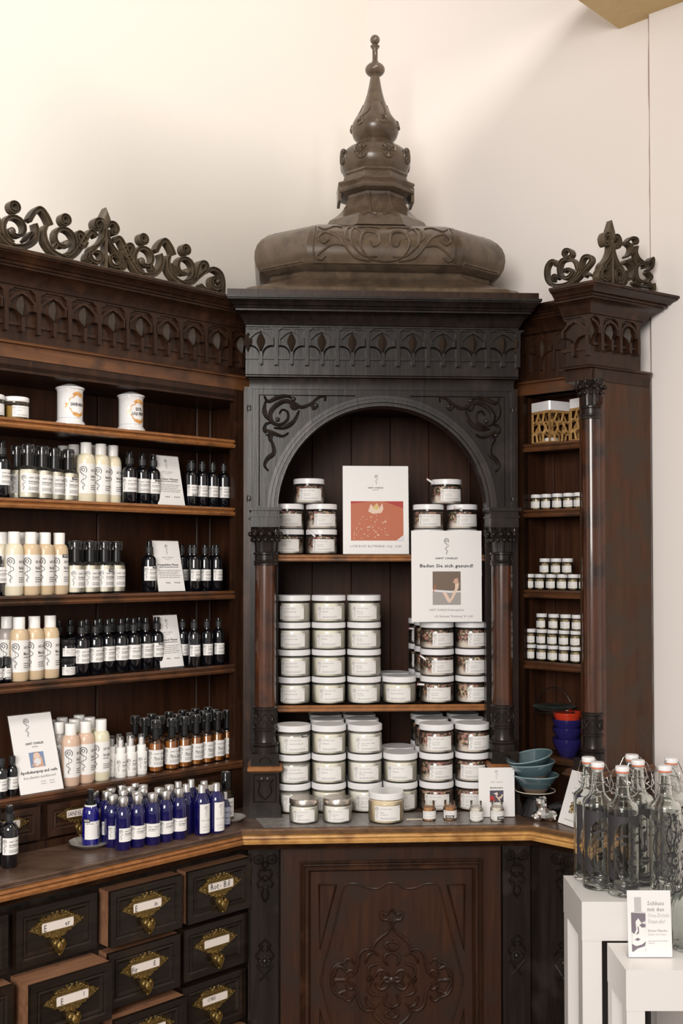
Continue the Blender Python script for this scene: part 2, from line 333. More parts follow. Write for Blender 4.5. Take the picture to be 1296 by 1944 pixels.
class Print(MB):                    # flat print laid out in (x, z), mapped by mapf
    def __init__(s, mapf=flat, h=.0004): super().__init__(); s.mapf = mapf; s.h = h
    def text(s, t, x, z, size, align='l', sx=.9, shear=0, bold=0, fit=None):
        tp = text_poly(t, size, sx, shear, bold); w = twidth(tp); k = 1
        if fit and w: k = fit / w; w = fit
        ox = x - (w / 2 if align == 'c' else w if align == 'r' else 0)
        s.add([s.mapf(ox + a * k, z + b, s.h) for a, b in tp[0]], tp[1]); return s
    def words(s, x0, x1, z, h=.0006, rnd=None):  # a line of print too small to read
        rnd = rnd or random; x = x0
        while x < x1:
            w = min(rnd.uniform(.4, 1.0) * (x1 - x0) * .22, x1 - x)
            s.add([s.mapf(x, z, s.h), s.mapf(x + w, z, s.h), s.mapf(x + w, z + h, s.h), s.mapf(x, z + h, s.h)], [(0, 1, 2, 3)])
            x += w + (x1 - x0) * .03
        return s
    def rect(s, x0, x1, z0, z1, n=1):
        for i in range(n):
            a = x0 + (x1 - x0) * i / n; b = x0 + (x1 - x0) * (i + 1) / n
            s.add([s.mapf(a, z0, s.h), s.mapf(b, z0, s.h), s.mapf(b, z1, s.h), s.mapf(a, z1, s.h)], [(0, 1, 2, 3)])
        return s
    def band(s, pts, w): s.ribbon(pts, w, s.h, 'sheet', s.mapf); return s
    def logo(s, x, z, h):           # coiled serpent on a staff, top at z, height h
        k = h
        s.band([(x + .16 * k * a, z - .17 * k + .16 * k * b) for a, b in spiral(0, 0, .9, .95, R(250), -.82, 10)], .028 * k)
        s.band([(x + .09 * k * a, z - .17 * k + .09 * k * b) for a, b in spiral(0, 0, 1, .4, R(200), -1.2, 12)], .026 * k)
        s.band([(x, z - .26 * k), (x + .005 * k, z - .95 * k)], .010 * k)
        s.band(smooth([(x - .13 * k, z - .22 * k), (x - .04 * k, z - .34 * k), (x + .11 * k, z - .42 * k), (x + .10 * k, z - .52 * k), (x - .06 * k, z - .60 * k), (x - .08 * k, z - .68 * k),
                       (x + .05 * k, z - .76 * k), (x + .06 * k, z - .83 * k), (x - .02 * k, z - .90 * k), (x + .03 * k, z - k)], 3), .021 * k)
        return s
def cyl(r): return lambda x, z, h: ((r + h) * sin(x / r), -(r + h) * cos(x / r), z)

# ------------------------------------------------------------------ the room
WT = .924                            # top of the worktop
lw0 = LF.W(0, .215)
WLF = Frame(lw0[0], lw0[1], R(45))
a_ = (697 - 648) / F; s_ = (a_ * WLF.y - WLF.x) / (WLF.c - a_ * WLF.s)
cx_, cy_ = WLF.W(s_, 0)
WRF = Frame(cx_, cy_, R(-43))
def struct(name, mb, m): return mb.build(name, m, kind='structure')
w = MB(); w.prismz([WLF.W(-4, 0), (cx_, cy_), (cx_, cy_ + .2), WLF.W(-4, .2)], 0, 4.2); struct('wall_left', w, M['wall'])
tp = WRF.u(1240)
w = MB(); w.prismz([(cx_, cy_), WRF.W(tp, 0), WRF.W(tp, .2), (cx_, cy_ + .2)], 0, 4.2); struct('wall_right', w, M['wallr'])
w = MB(); w.prismz([WRF.W(tp, -.003), WRF.W(tp + .008, -.018), WRF.W(4, -.018), WRF.W(4, .2), WRF.W(tp + .008, .2), WRF.W(tp, .2)], 0, 4.2)
struct('wall_right_pier', w, M['wallr'])
w = MB(); rnd = random.Random(3)
pz = [(0.9 + i * .05) for i in range(50)]
w.tube([(*WRF.W(tp + rnd.uniform(-.0012, .0012), -.0035), z) for z in pz], .0022, 5); struct('trim_1', w, M['crack'])
w = MB(); w.add([(-4, -3, 0), (4, -3, 0), (4, 4.5, 0), (-4, 4.5, 0)], [(0, 1, 2, 3)]); struct('floor', w, M['floor'])
# gold-painted soffit of the gallery overhead
kt, kz = WRF.pick(1175, 55, 0)
w = MB(); so = [(kt, 0), (kt - .01, -1.3), (kt + 1.6, -1.3), (kt + 1.6, .0)]
w.prismz([WRF.W(*p) for p in so], kz, kz + .15)
sf = struct('trim_2', w, M['gold'])
w = MB(); g0 = WRF.pick(1288, 0, -.02)[0] if 0 else kt + .27
w.prismz([WRF.W(g0, -.02), WRF.W(g0, -1.28), WRF.W(g0 + .03, -1.28), WRF.W(g0 + .03, -.02)], kz - .012, kz); w.build('trim_3', M['gold'], kind='structure')

# ------------------------------------------------------------------ worktop (one continuous slab over three cabinets)
VC = -.205
p1 = at_z(459, 1575.5, WT)
u1 = CF.loc(*p1)[0]; p1 = CF.W(u1, VC)
VL = LF.loc(*p1)[1]
ru = CF.u(1007, VC); p2 = CF.W(ru, VC); VR = RF.loc(*p2)[1]
ra = RF.u(1092, VR); p3 = RF.W(ra, VR)
p4 = (p3[0] + .19 * cos(R(36)), p3[1] + .19 * sin(R(36)))
TF = [LF.W(-1.1, VL), p1, p2, p3, p4]
# profile of the front edge
profA = [(-.03, WT - 0.00068), (-.002, WT - 0.00068), (0, WT - 0.00272), (0, WT - 0.00408), (-.005, WT - 0.00510), (-.005, WT - 0.00918), (.000, WT - 0.00986), (.002, WT - 0.01156), (-.001, WT - 0.01258), (-.03, WT - 0.01258)]
profB = [(-.03, WT - 0.01326), (.002, WT - 0.01326), (.006, WT - 0.01530), (.007, WT - 0.01870), (.002, WT - 0.01938), (.002, WT - 0.02142), (.009, WT - 0.02210), (.0125, WT - 0.02516), (.011, WT - 0.03196), (.004, WT - 0.03400), (-.03, WT - 0.03400)]
prof2 = [(-.04, WT - 0.03400), (.002, WT - 0.03400), (-.004, WT - 0.04080), (-.012, WT - 0.04488), (-.016, WT - 0.05032), (-.04, WT - 0.05032)]
wtop = thing('worktop', 'scratched dark wood worktop with worn honey-coloured moulded front edge running under all three cabinets', 'worktop', (0, 0, WT - .0503)); wtop['z0'] = WT - .0503
U = (wtop, WT - .0503)
back = [WRF.W(WRF.loc(*RF.W(ra, 0))[0], -.03), (cx_, cy_ - .04), WLF.W(-1.1, -.03)]
def offs(path, o):
    m = MB(); m.sweep(path, [(o, 0), (o, .001)]); return [m.v[i * 2][:2] for i in range(len(path))]
inn = offs(TF, -.012)
lft = [inn[0], inn[1], CF.W(-.34, .1), WLF.W(WLF.loc(*CF.W(-.34, .3))[0], -.01), WLF.W(-1.1, -.01)]
cen = [inn[1], inn[2], CF.W(.34, .1), WRF.W(.42, -.01), (cx_, cy_ - .015), WLF.W(WLF.loc(*CF.W(-.34, .3))[0], -.01), CF.W(-.34, .1)]
rgt = [inn[2], inn[3], inn[4], WRF.W(tp - .02, -.015), WRF.W(.42, -.01), CF.W(.34, .1)]
for nm, pl in (('left_board', lft), ('middle_board', cen), ('right_board', rgt)):
    part(MB().prismz(pl, WT - .03, WT), 'top_board', M['top'], U)
for i, mm in enumerate(('edged', 'honey', 'honey', 'honey')):
    for pf, nm_, mt_, lb_ in ((profA, 'edge_bead', 'top' if i == 0 else 'beadh', None), (profB, 'edge_moulding', 'edge' if i == 0 else 'honey', 'duller orange-brown front edge' if i == 0 else 'honey-coloured worn front edge')):
        seg = MB().sweep(TF, pf); m_ = len(pf)
        sg = MB(); sg.add(seg.v[i * m_:(i + 2) * m_], [(j, m_ + j, m_ + (j + 1) % m_, (j + 1) % m_) for j in range(m_)] + [tuple(range(m_)), tuple(range(m_, 2 * m_))[::-1]])
        part(sg, nm_, M[mt_], U, 30, label=lb_)
part(MB().sweep(TF, prof2), 'under_moulding', M['dark'], U, 30)
z_ = MB().prismz([CF.W(-.30, VC + .02), CF.W(.27, VC + .02), CF.W(.245, VC + .15), CF.W(-.33, VC + .15)], WT - .01, WT + .0006)
part(z_, 'inlay_sheet', M['zinc'], U, label='mottled grey metal sheet let into the middle of the top')

# ------------------------------------------------------------------ shared ornaments
ZF = 2.140                           # top of the frieze
def frieze_motif(p):
    m = MB(); h = p / .0775
    q = p / 2
    def mp(u, z, t): return (u, -t, z)
    for sx in (-1, 1):
        m.ribbon([(sx * (q - .0075), -.040 * h), (sx * (q - .0075), -.021 * h), (sx * .016, -.0065 * h), (0, .001)], .0062, .0085, 'flat', mp)
        m.ribbon(smooth([(sx * .003, -.072 * h), (sx * .0045, -.058 * h), (sx * .010, -.047 * h), (sx * .020, -.040 * h), (sx * (q - .006), -.0385 * h)], 4), .0038, .0115, 'relief', mp)
    m.prismy([(q - .0065, 0), (q - .0065, -.040 * h), (q + .0065, -.040 * h), (q + .0065, 0), (q + .018, .008), (q - .018, .008)], -.0085, 0)
    m.prismy([(q - .0048, -.040 * h), (q - .0048, -.088 * h), (q + .0048, -.088 * h), (q + .0048, -.040 * h)], -.012, 0)
    m.prismy([(-.0042, -.055 * h), (-.0042, -.0845 * h), (0, -.088 * h), (.0042, -.0845 * h), (.0042, -.055 * h)], -.0135, 0)
    m.prismy([(-q, -.066 * h), (-q, -.073 * h), (q, -.073 * h), (q, -.066 * h)], -.005, 0)
    return m
def leaf_bud(p):
    h = p / .0775
    pts = [(0, -.004), (.006, -.012), (.0105, -.022), (.011, -.031), (.006, -.043), (0, -.056), (-.006, -.043), (-.011, -.031), (-.0105, -.022), (-.006, -.012)]
    v = [(x, 0, z * h) for x, z in pts] + [(0, -.010, -.010 * h), (0, -.015, -.028 * h), (0, -.010, -.050 * h)]
    f = [(0, 1, 10), (1, 2, 11, 10), (2, 3, 11), (3, 4, 12, 11), (4, 5, 12), (5, 6, 12), (6, 7, 11, 12), (7, 8, 11), (8, 9, 10, 11), (9, 0, 10)]
    return MB().add(v, f)
FP = .0775
motif_me = {}; leaf_me = leaf_bud(FP)
def frieze(U, fr, u0, u1, v, m='black', n=None, skip=(), P=FP, phase=.5):
    """carved band of arches and buds between u0 and u1 on plane v"""
    o, z0 = U
    b = MB().box(u0, u1, v, v + .02, ZF - .115, ZF + .012); fo = part(b, 'frieze', M[m], U)
    n = n or int((u1 - u0) / P)
    for i in range(n):
        uc = u0 + P * (i + phase)
        if uc - P / 2 < u0 - .01 and phase == .5: continue
        key = ('m', m, P); 
        if key not in motif_me: motif_me[key] = frieze_motif(P).mesh('arch_motif', M[m], 30); motif_me[('l', m, P)] = leaf_bud(P).mesh('leaf_bud', M['leafb'], 20)
        mo = obj('arch_motif', motif_me[key], fo, (uc, v, ZF - .004)); obj('leaf_bud', motif_me[('l', m, P)], fo, (uc, v - .001, ZF - .004))
    return fo
def crown_prof(z=0):                 # cornice above the frieze: (out, z)
    b = ZF
    return [(-.02, b), (.002, b), (.002, b + .004), (.006, b + .005), (.006, b + .009), (.010, b + .010), (.013, b + .016), (.022, b + .028), (.036, b + .038), (.040, b + .039),
            (.040, b + .043), (.046, b + .044), (.048, b + .047), (.046, b + .050), (.050, b + .051), (.056, b + .057), (.064, b + .061), (.066, b + .062), (.066, b + .064), (.070, b + .065), (.070, b + .071), (-.02, b + .071)]
def ledge_prof():                    # thin ledge and fascia under the frieze
    b = ZF - .115
    return [(-.02, b + .002), (.004, b + .002), (.010, b), (.013, b - .003), (.013, b - .0055), (.006, b - .008), (.003, b - .014), (.003, b - .036), (-.02, b - .036)]
def scroll(m, cx, cz, r, a0, turns, w, t, kind='crest', mapf=flat, tail=None, bulb=True, ccw=True):
    sp = spiral(cx, cz, r, r * .36, a0, turns, ccw=ccw); pts = (smooth(tail + [sp[0]], 4)[:-1] if tail else []) + sp
    m.ribbon(pts, (w, w * .95, w * .6), t, kind, mapf)
    if bulb: m.lathey([(r * .25, 0), (r * .25, t * .9), (r * .14, t * 1.05), (.0001, t * 1.1)], (sp[-1][0], 0, sp[-1][1]), 10)
def crest_half(mir=False):
    """one side of the pierced cresting, u measured from the fleur-de-lis, z from its base; four scrolls and an arch"""
    k = 1.03; T = .022; m = MB()
    def L(p): return [(a * k, b * k) for a, b in p]
    m.ribbon(smooth(L([(.048, .050), (.056, .062), (.066, .066), (.072, .058), (.068, .046), (.060, .036), (.052, .040), (.048, .050)]), 3), .010, T, 'crest')      # loop
    m.ribbon(smooth(L([(.022, .066), (.035, .075), (.048, .060), (.066, .030), (.085, .010), (.105, .004)]), 4), (.010, .014, .014), T, 'crest')
    scroll(m, .105 * k, .042 * k, .033 * k, R(-100), 1.12, .0105, T, ccw=False)                                                             # big scroll
    m.ribbon(smooth(L([(.100, .004), (.128, .010), (.146, .028), (.151, .048), (.146, .062)]), 4), (.010, .014, .009), T, 'crest')
    m.ribbon(smooth(L([(.131, .016), (.124, .024), (.121, .033)]), 3), (.009, .010, .005), T, 'crest')
    m.ribbon(spiral(.100 * k, .086 * k, .0100 * k, .0100 * k, 0, 1, 14)[:-1], .0075, T, 'crest', closed=True)                       # ring
    m.ribbon(smooth(L([(.135, .066), (.145, .084), (.160, .096), (.175, .084), (.185, .066)]), 4), .012, T, 'crest')          # pointed arch
    m.ribbon(smooth(L([(.172, .062), (.168, .048), (.173, .026), (.192, .010), (.218, .003)]), 4), (.009, .014, .013), T, 'crest')
    m.ribbon(smooth(L([(.176, .044), (.184, .036), (.196, .020)]), 3), (.006, .009, .006), T, 'crest')
    scroll(m, .215 * k, .042 * k, .032 * k, R(-80), 1.12, .0105, T, ccw=True)
    m.ribbon(spiral(.219 * k, .086 * k, .0100 * k, .0100 * k, 0, 1, 14)[:-1], .0075, T, 'crest', closed=True)
    m.ribbon(smooth(L([(.218, .004), (.245, .018), (.254, .046), (.262, .062), (.276, .066), (.282, .056), (.272, .042), (.258, .030), (.250, .022)]), 4), (.013, .011, .010), T, 'crest')
    m.ribbon(smooth(L([(.262, .012), (.270, .006), (.278, .002), (.288, .004)]), 3), (.006, .010, .006), T, 'crest')
    m.ribbon(smooth(L([(.258, .034), (.276, .044), (.300, .056), (.322, .050), (.331, .030), (.331, .0)]), 4), (.010, .012, .009), T, 'crest')
    scroll(m, .308 * k, .026 * k, .021 * k, R(60), 1.1, .011, T, ccw=False)
    if mir: m.v = [(-x, y, z) for x, y, z in m.v]; m.f = [q[::-1] for q in m.f]
    return m
def fleur(T=.024):
    m = MB()
    bud = [(0, .142), (.006, .130), (.012, .118), (.013, .108), (.008, .097), (.004, .090), (-.004, .090), (-.008, .097), (-.013, .108), (-.012, .118), (-.006, .130)]
    m.prismy(bud, -T * .8, 0); n = len(bud)
    m.add([(x * .96, -T * .8, z) for x, z in bud] + [(0, -T * 1.15, .112)], [(i, (i + 1) % n, n) for i in range(n)])
    for s in (-1, 1):
        m.ribbon([(s * a, b) for a, b in smooth([(.004, .098), (.010, .108), (.022, .109), (.030, .099), (.026, .088), (.018, .088), (.018, .095)], 4)], (.008, .010, .007), T, 'crest')
        m.ribbon([(s * a, b) for a, b in smooth([(.004, .092), (.005, .075), (.014, .058), (.028, .044), (.040, .030)], 4)], (.009, .009, .011), T, 'crest')
        sp = spiral(.0, .0, .0205, .0085, R(100), 1.1)
        m.ribbon([(s * (.0235 - a), .026 + b) for a, b in sp], (.009, .009, .006), T, 'crest')
        m.ribbon([(s * a, b) for a, b in smooth([(.036, .034), (.046, .026), (.050, .014), (.042, .008), (.038, .014)], 4)], (.006, .009, .006), T, 'crest')
    m.prismy([(-.0035, .0), (-.003, .092), (.003, .092), (.0035, .0)], -T * .92, 0)
    return m
def rosette(m, c, r, mapf=None):
    m.lathey([(r, 0), (r, .004), (r * .86, .006), (r * .78, .003), (r * .62, .003), (r * .55, .007), (r * .42, .007), (r * .36, .004), (r * .22, .004), (r * .18, .010), (r * .06, .012)], c, 18)
def column(U, cu, cv, zb, zc, r, mblack='black', shaft='red', capz=None):
    """engaged column: base from zb, shaft, capital top at zc"""
    k = r / .0262
    b = MB(); z = zb
    b.lathe([(.033 * k, 0), (.033 * k, .014), (.030 * k, .016), (.0335 * k, .020), (.0335 * k, .023), (.028 * k, .026), (.0262 * k, .034), (.0262 * k, .054), (.0305 * k, .056), (.0305 * k, .060), (.027 * k, .062),
             (.0275 * k, .104), (.0305 * k, .106), (.0305 * k, .110), (.0265 * k, .113)], 24, (cu, cv, z))
    for i in range(7):               # incised loops round the base drum
        a = pi + pi * i / 6; c_ = (cu, cv); rr = .0278 * k
        def mp(x, zz, h, a=a): return (c_[0] + (rr + h) * cos(a + x / rr), c_[1] + (rr + h) * sin(a + x / rr), zz)
        b.ribbon(smooth([(-.006, z + .070), (-.002, z + .078), (-.005, z + .088), (0, z + .096), (.005, z + .088), (.002, z + .078), (.006, z + .070)], 2), .0016, .0016, 'relief', mp)
    part(b, 'column_base', M[mblack], U)
    s = MB(); hs = zc - zb
    s.lathe([(.0262 * k, .112), (.0262 * k, hs - .098)], 28, (cu, cv, z)); part(s, 'column_shaft', M[shaft], U)
    c = MB(); q = hs
    c.lathe([(.0262 * k, q - .100), (.029 * k, q - .099), (.029 * k, q - .095), (.0275 * k, q - .093), (.029 * k, q - .091), (.029 * k, q - .088), (.0265 * k, q - .086), (.0265 * k, q - .074),
             (.030 * k, q - .072), (.030 * k, q - .068), (.025 * k, q - .066)], 24, (cu, cv, z))
    c.lathe([(.024 * k, q - .068), (.0255 * k, q - .04), (.029 * k, q - .022), (.034 * k, q - .012), (.034 * k, q)], 32, (cu, cv, z), rfun=lambda a, zz: 1 + .07 * cos(a * 12))
    for j in range(12):
        a = 2 * pi * j / 12
        if sin(a) > .5: continue
        c.ball((cu + .032 * k * cos(a), cv + .032 * k * sin(a), z + q - .036), .0062 * k, 8, 5)
        a += pi / 12; c.ball((cu + .038 * k * cos(a), cv + .038 * k * sin(a), z + q - .022), .0068 * k, 8, 5)
    for a in (-pi / 2 - .7, -pi / 2, -pi / 2 + .7):
        rr = .036 * k
        def mp(x, zz, h, a=a): return (cu + (rr + h) * cos(a + x / rr), cv + (rr + h) * sin(a + x / rr), zz)
        for sx in (-1, 0, 1): c.ribbon(smooth([(0, z + q - .026), (sx * .006, z + q - .014), (sx * .008, z + q - .005)], 3), (.003, .005, .002), .005, 'relief', mp)
    part(c, 'capital', M[mblack], U)
    return U

SZ = [1.860, 1.687, 1.476, 1.290]; LEDGE = 1.045
def shelf_prof(z, d=.006): return [(-.02, z), (.0, z), (.003, z - .002), (.003, z - .006), (-.003, z - .008), (-.002, z - .010), (.004, z - .012), (.006, z - .016), (.003, z - .021), (-.02, z - .021)]

# ------------------------------------------------------------------ left shelf cabinet
UL = -1.05
lc = unit('shelf_cabinet', 'long dark walnut shelf cabinet on the left with carved frieze, pierced cresting and bottle shelves', 'cabinet', LF, WT)
DV = .19
part(MB().box(UL, .14, DV, DV + .012, LEDGE, 2.0), 'back_panel', M['inner'], lc)
ub = [LF.u(369, DV), LF.u(181, DV), -.92]
for a, b in ((.074, LF.u(395, DV)), (LF.u(395, DV), ub[0] + .002), (ub[0] - .0, ub[1] + .003), (ub[1] - .0, -.95)):
    x0, x1 = min(a, b), max(a, b); part(MB().box(x0, x1, DV - .006, DV, LEDGE, 1.965, .003), 'back_board', M['inner'], lc)
part(MB().box(0, .075, -.002, .02, WT, 2.03), 'right_stile', M['dark'], lc)
part(MB().box(.075, .09, .02, DV, LEDGE, 2.0), 'side_panel', M['inner'], lc)
for i, z in enumerate(SZ):
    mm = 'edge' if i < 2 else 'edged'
    sh = part(MB().box(UL, .075, .021, DV, z - .018, z).box(UL, 0, .004, .021, z - .018, z), 'shelf', M['dark'], lc)
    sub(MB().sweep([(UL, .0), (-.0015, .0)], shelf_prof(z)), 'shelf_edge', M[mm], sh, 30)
part(MB().box(UL, .075, .021, DV, LEDGE - .016, LEDGE).box(UL, 0, -.004, .021, LEDGE - .016, LEDGE), 'bottom_shelf', M['dark'], lc)
part(MB().sweep([(UL, -.004), (.02, -.004)], [(-.02, LEDGE + .0005), (.004, LEDGE + .0005), (.008, LEDGE - .004), (.006, LEDGE - .008), (.009, LEDGE - .010), (.006, LEDGE - .017), (-.004, LEDGE - .020), (-.02, LEDGE - .020)]), 'bottom_shelf_edge', M['edged'], lc, 30)
part(MB().box(UL, .07, .0, .03, 1.965, ZF - .113).box(UL, .07, .0, DV, 1.96, 1.975), 'lintel', M['dark'], lc)
part(MB().sweep([(UL, .0), (.065, .0)], ledge_prof()), 'fascia_moulding', M['fascia'], lc, 30)
part(MB().sweep([(UL, .012), (.05, .012)], crown_prof()), 'cornice', M['dark'], lc, 25)
part(MB().box(UL, .03, .01, DV + .02, ZF + .06, ZF + .071), 'top_board', M['dark'], lc)
nf = 13; fr_end = .065; frieze(lc, LF, fr_end - FP * nf, fr_end, .012, 'dark', nf)
uf, zfz = LF.pick(198, 500, -.035)
ct = ZF + .071
cr = part(MB().box(UL, uf + .333 * 1.03, -.045, -.02, ct, ct + .006), 'cresting', M['crest'], lc)
for mb_, nm in ((crest_half().shift(uf, -.022, ct + .004), 'scroll_work'), (crest_half(True).shift(uf, -.022, ct + .004), 'scroll_work'), (fleur().shift(uf, -.022, ct + .002), 'fleur_finial')):
    sub(mb_, nm, M['crest'], cr, 30)
# small drawers between worktop and the bottom shelf
plate_me = {}
def brass_plate(w, h, seed=1):
    rnd = random.Random(seed); m = MB(); n = 72; pts = []
    for k in range(n):
        a = 2 * pi * k / n; ca, sa = cos(a), sin(a)
        e = 1 / max(abs(ca) / 1.0 + abs(sa) / 1.45 * (1 if 1 else 1), .01)
        rr = e * (1 + .055 * sin(a * 18) + .03 * sin(a * 31)); x = max(-1, min(1, ca * rr)); z = max(-1.15, min(1.15, sa * rr))
        pts.append((x * w / 2, z * h / 2 * (1 + .10 * max(0, sa) * (abs(ca) < .35))))
    m.prismy(pts, -.0025, .001)
    for k in range(0, n, 2):
        x, z = pts[k]; m.ball((x * .93, -.003, z * .9), .0026, 6, 4); m.ball((x * .80, -.0035, z * .80), .0020, 6, 4)
    for s in (-1, 1):
        m.ribbon([(s * (w * .40 + a), b) for a, b in spiral(0, 0, .007, .002, 0, 1.2, 10)], .0025, .005, 'relief')
        m.ribbon(smooth([(s * w * .31, h * .33), (s * w * .2, h * .5), (s * w * .08, h * .40), (0, h * .56)], 3), .003, .005, 'relief')
    lw, lh = w * .30, h * .235
    m.ribbon([(-lw, -lh), (lw, -lh), (lw, lh), (-lw, lh), (-lw, -lh)], .003, .006, 'flat')
    return m
def pull(s=1):
    m = MB(); m.ball((0, -.012 * s, -.014 * s), .0095 * s, 12, 8, (1.0, .8, 1.25)); m.ball((0, -.013 * s, -.029 * s), .0035 * s, 8, 5)
    for k in (-1, 1): m.ball((k * .009 * s, -.012 * s, -.006 * s), .0058 * s, 8, 5, (1, .8, 1.2)); m.ribbon([(k * a * s, b * s) for a, b in smooth([(0, -.030), (.007, -.018), (.011, -.006), (.005, .002)], 3)], .003, .020 * s, 'relief')
    m.tube([(0, 0, .004 * s), (0, -.010 * s, .004 * s), (0, -.014 * s, -.006 * s)], .003 * s, 6); return m
PL = brass_plate(.125, .046).mesh('plate', M['brass'], 40); PU = pull(1.15).mesh('pull', M['brass'], 50)
def drawer(U, uc, v, zc, w, h, out, label_txt, lab, dark='black', k=1, deep=.12):
    o, z0 = U
    d = MB(); yv = v - out
    d.box(uc - w / 2, uc + w / 2, yv, v + deep, zc - h / 2, zc + h / 2)
    dr = part(d, 'drawer', M['raw' if out > .015 else 'dark'], U, label=lab)
    f = MB(); f.box(uc - w / 2 - .0005, uc + w / 2 + .0005, yv - .002, yv, zc - h / 2 - .0005, zc + h / 2 + .0005)
    b = .018; X0, X1, Z0, Z1 = uc - w / 2, uc + w / 2, zc - h / 2, zc + h / 2
    # raised frame with a bevelled sunk field
    rings = [(0, .0), (0, .009), (b - .004, .009), (b, .006), (b + .002, .0075), (b + .0045, .0075), (b + .009, .003)]
    vs = []; 
    for i, hh in rings: vs += [(X0 + i, yv - hh, Z0 + i), (X1 - i, yv - hh, Z0 + i), (X1 - i, yv - hh, Z1 - i), (X0 + i, yv - hh, Z1 - i)]
    f.add(vs, [(r_ * 4 + q, r_ * 4 + (q + 1) % 4, r_ * 4 + 4 + (q + 1) % 4, r_ * 4 + 4 + q) for r_ in range(len(rings) - 1) for q in range(4)] + [tuple(range(len(rings) * 4 - 4, len(rings) * 4))])
    sub(f, 'front_panel', M[dark], dr, 25)
    pz = zc + h * .10; p = obj('label_frame', PL, dr, (uc, yv - .0035, pz)); p.scale = (k, 1, k)
    c = MB().box(uc - .0375 * k, uc + .0375 * k, yv - .0085, yv - .004, pz - .011 * k, pz + .011 * k); sub(c, 'card', M['cream'], dr)
    q = obj('pull', PU, dr, (uc, yv - .004, pz - .029 * k)); q.scale = (k * .86, k * .86, k * .86)
    if label_txt:
        pr = Print(lambda x, z, hh: (x, yv - .0087 - hh, z)); 
        for t, x, zz, s, g in label_txt: pr.text(t, uc + x * k, pz + zz * k, s * k, 'l', g)
        sub(pr, 'handwriting', M['ink'], dr)
    return dr
zc = (WT + LEDGE - .018) / 2 + .006; hh = LEDGE - .02 - WT - .03
us = [LF.u(15, 0), LF.u(15, 0) + .176, LF.u(15, 0) + .352, LF.u(15, 0) + .528, LF.u(15, 0) - .176]
part(MB().box(UL, .02, .012, .05, WT, LEDGE - .01).box(UL, .02, -.004, .02, WT, WT + .016), 'drawer_carcass', M['dark'], lc)
for i, u in enumerate(us):
    txt = [[('S', -.035, -.006, .015, .8), ('O', -.024, -.006, .015, .8), ('L', -.013, -.006, .015, .8), ('VENT', -.003, -.006, .015, .8)], [('SANDEL', -.033, -.006, .016, .72)], [('KAMILLE', -.033, -.006, .015, .7)], [('SALBEI', -.03, -.006, .015, .7)], []][i]
    drawer(lc, u, .012, zc, .158, hh, .006, txt, None, 'dark', .86, .02)

# ------------------------------------------------------------------ left drawer cabinet below the worktop
VD = VL + .042
ld = unit('drawer_cabinet', 'tall bank of dark drawers with brass label frames under the left worktop', 'cabinet', LF, 0)
udr = LF.u(403, VD); zr = LF.pick(403, 1676, VD - .01)[1]
ue = LF.u(462, VD)
part(MB().box(UL, ue + .0, VD + .008, VD + .3, 0, WT - .0495), 'carcass', M['black'], ld)
part(MB().box(ue - .006, ue + .05, VD + .002, VD + .02, 0, WT - .0495), 'right_stile', M['black'], ld)
cols = [udr, udr - .204, udr - .408, udr - .612]
outs = {(0, 0): .026, (1, 0): .028, (2, 0): .004, (3, 0): .006, (0, 1): .012, (1, 1): .022, (2, 1): .062, (3, 1): .030, (0, 2): .006, (1, 2): .045, (2, 2): .02, (3, 2): .01, (0, 3): .05}
T_ = {(0, 0): [('Rot', -.029, -.006, .020, .8), ('-', -.003, -.004, .014, 1), ('B.il', .009, -.006, .020, .8)], (1, 0): [('E', -.031, -.008, .019, .7), ('in', .019, -.006, .015, .8)],
      (2, 0): [('E', -.031, -.008, .019, .7), ('er', .017, -.006, .015, .9)], (1, 1): [('Fir', -.034, -.008, .017, .8), (':E', .019, -.005, .015, .8)],
      (2, 1): [('E', -.026, -.008, .018, .7), ('l', .026, -.004, .013, .8)], (0, 2): [('CUBES', -.022, -.002, .011, .75)], (1, 2): [('PRE', -.033, -.007, .015, .75), ('ARATIVS', -.010, -.007, .013, .7)]}
words_ = {(0, 0): 'drawer reading Rot B.il, pulled out a little', (1, 0): 'drawer whose card starts with E and ends in in', (2, 0): 'closed drawer whose card ends in er', (2, 1): 'drawer pulled out furthest, paler raw wood side showing', (1, 2): 'pulled-out drawer with a printed card', (0, 1): 'drawer with blank card'}
for c in range(4):
    for r in range(6):
        z = zr - .013 - r * .1315
        drawer(ld, cols[c], VD, z, .186, .116, outs.get((c, r), .012), T_.get((c, r)), words_.get((c, r)), 'drawerf', 1)

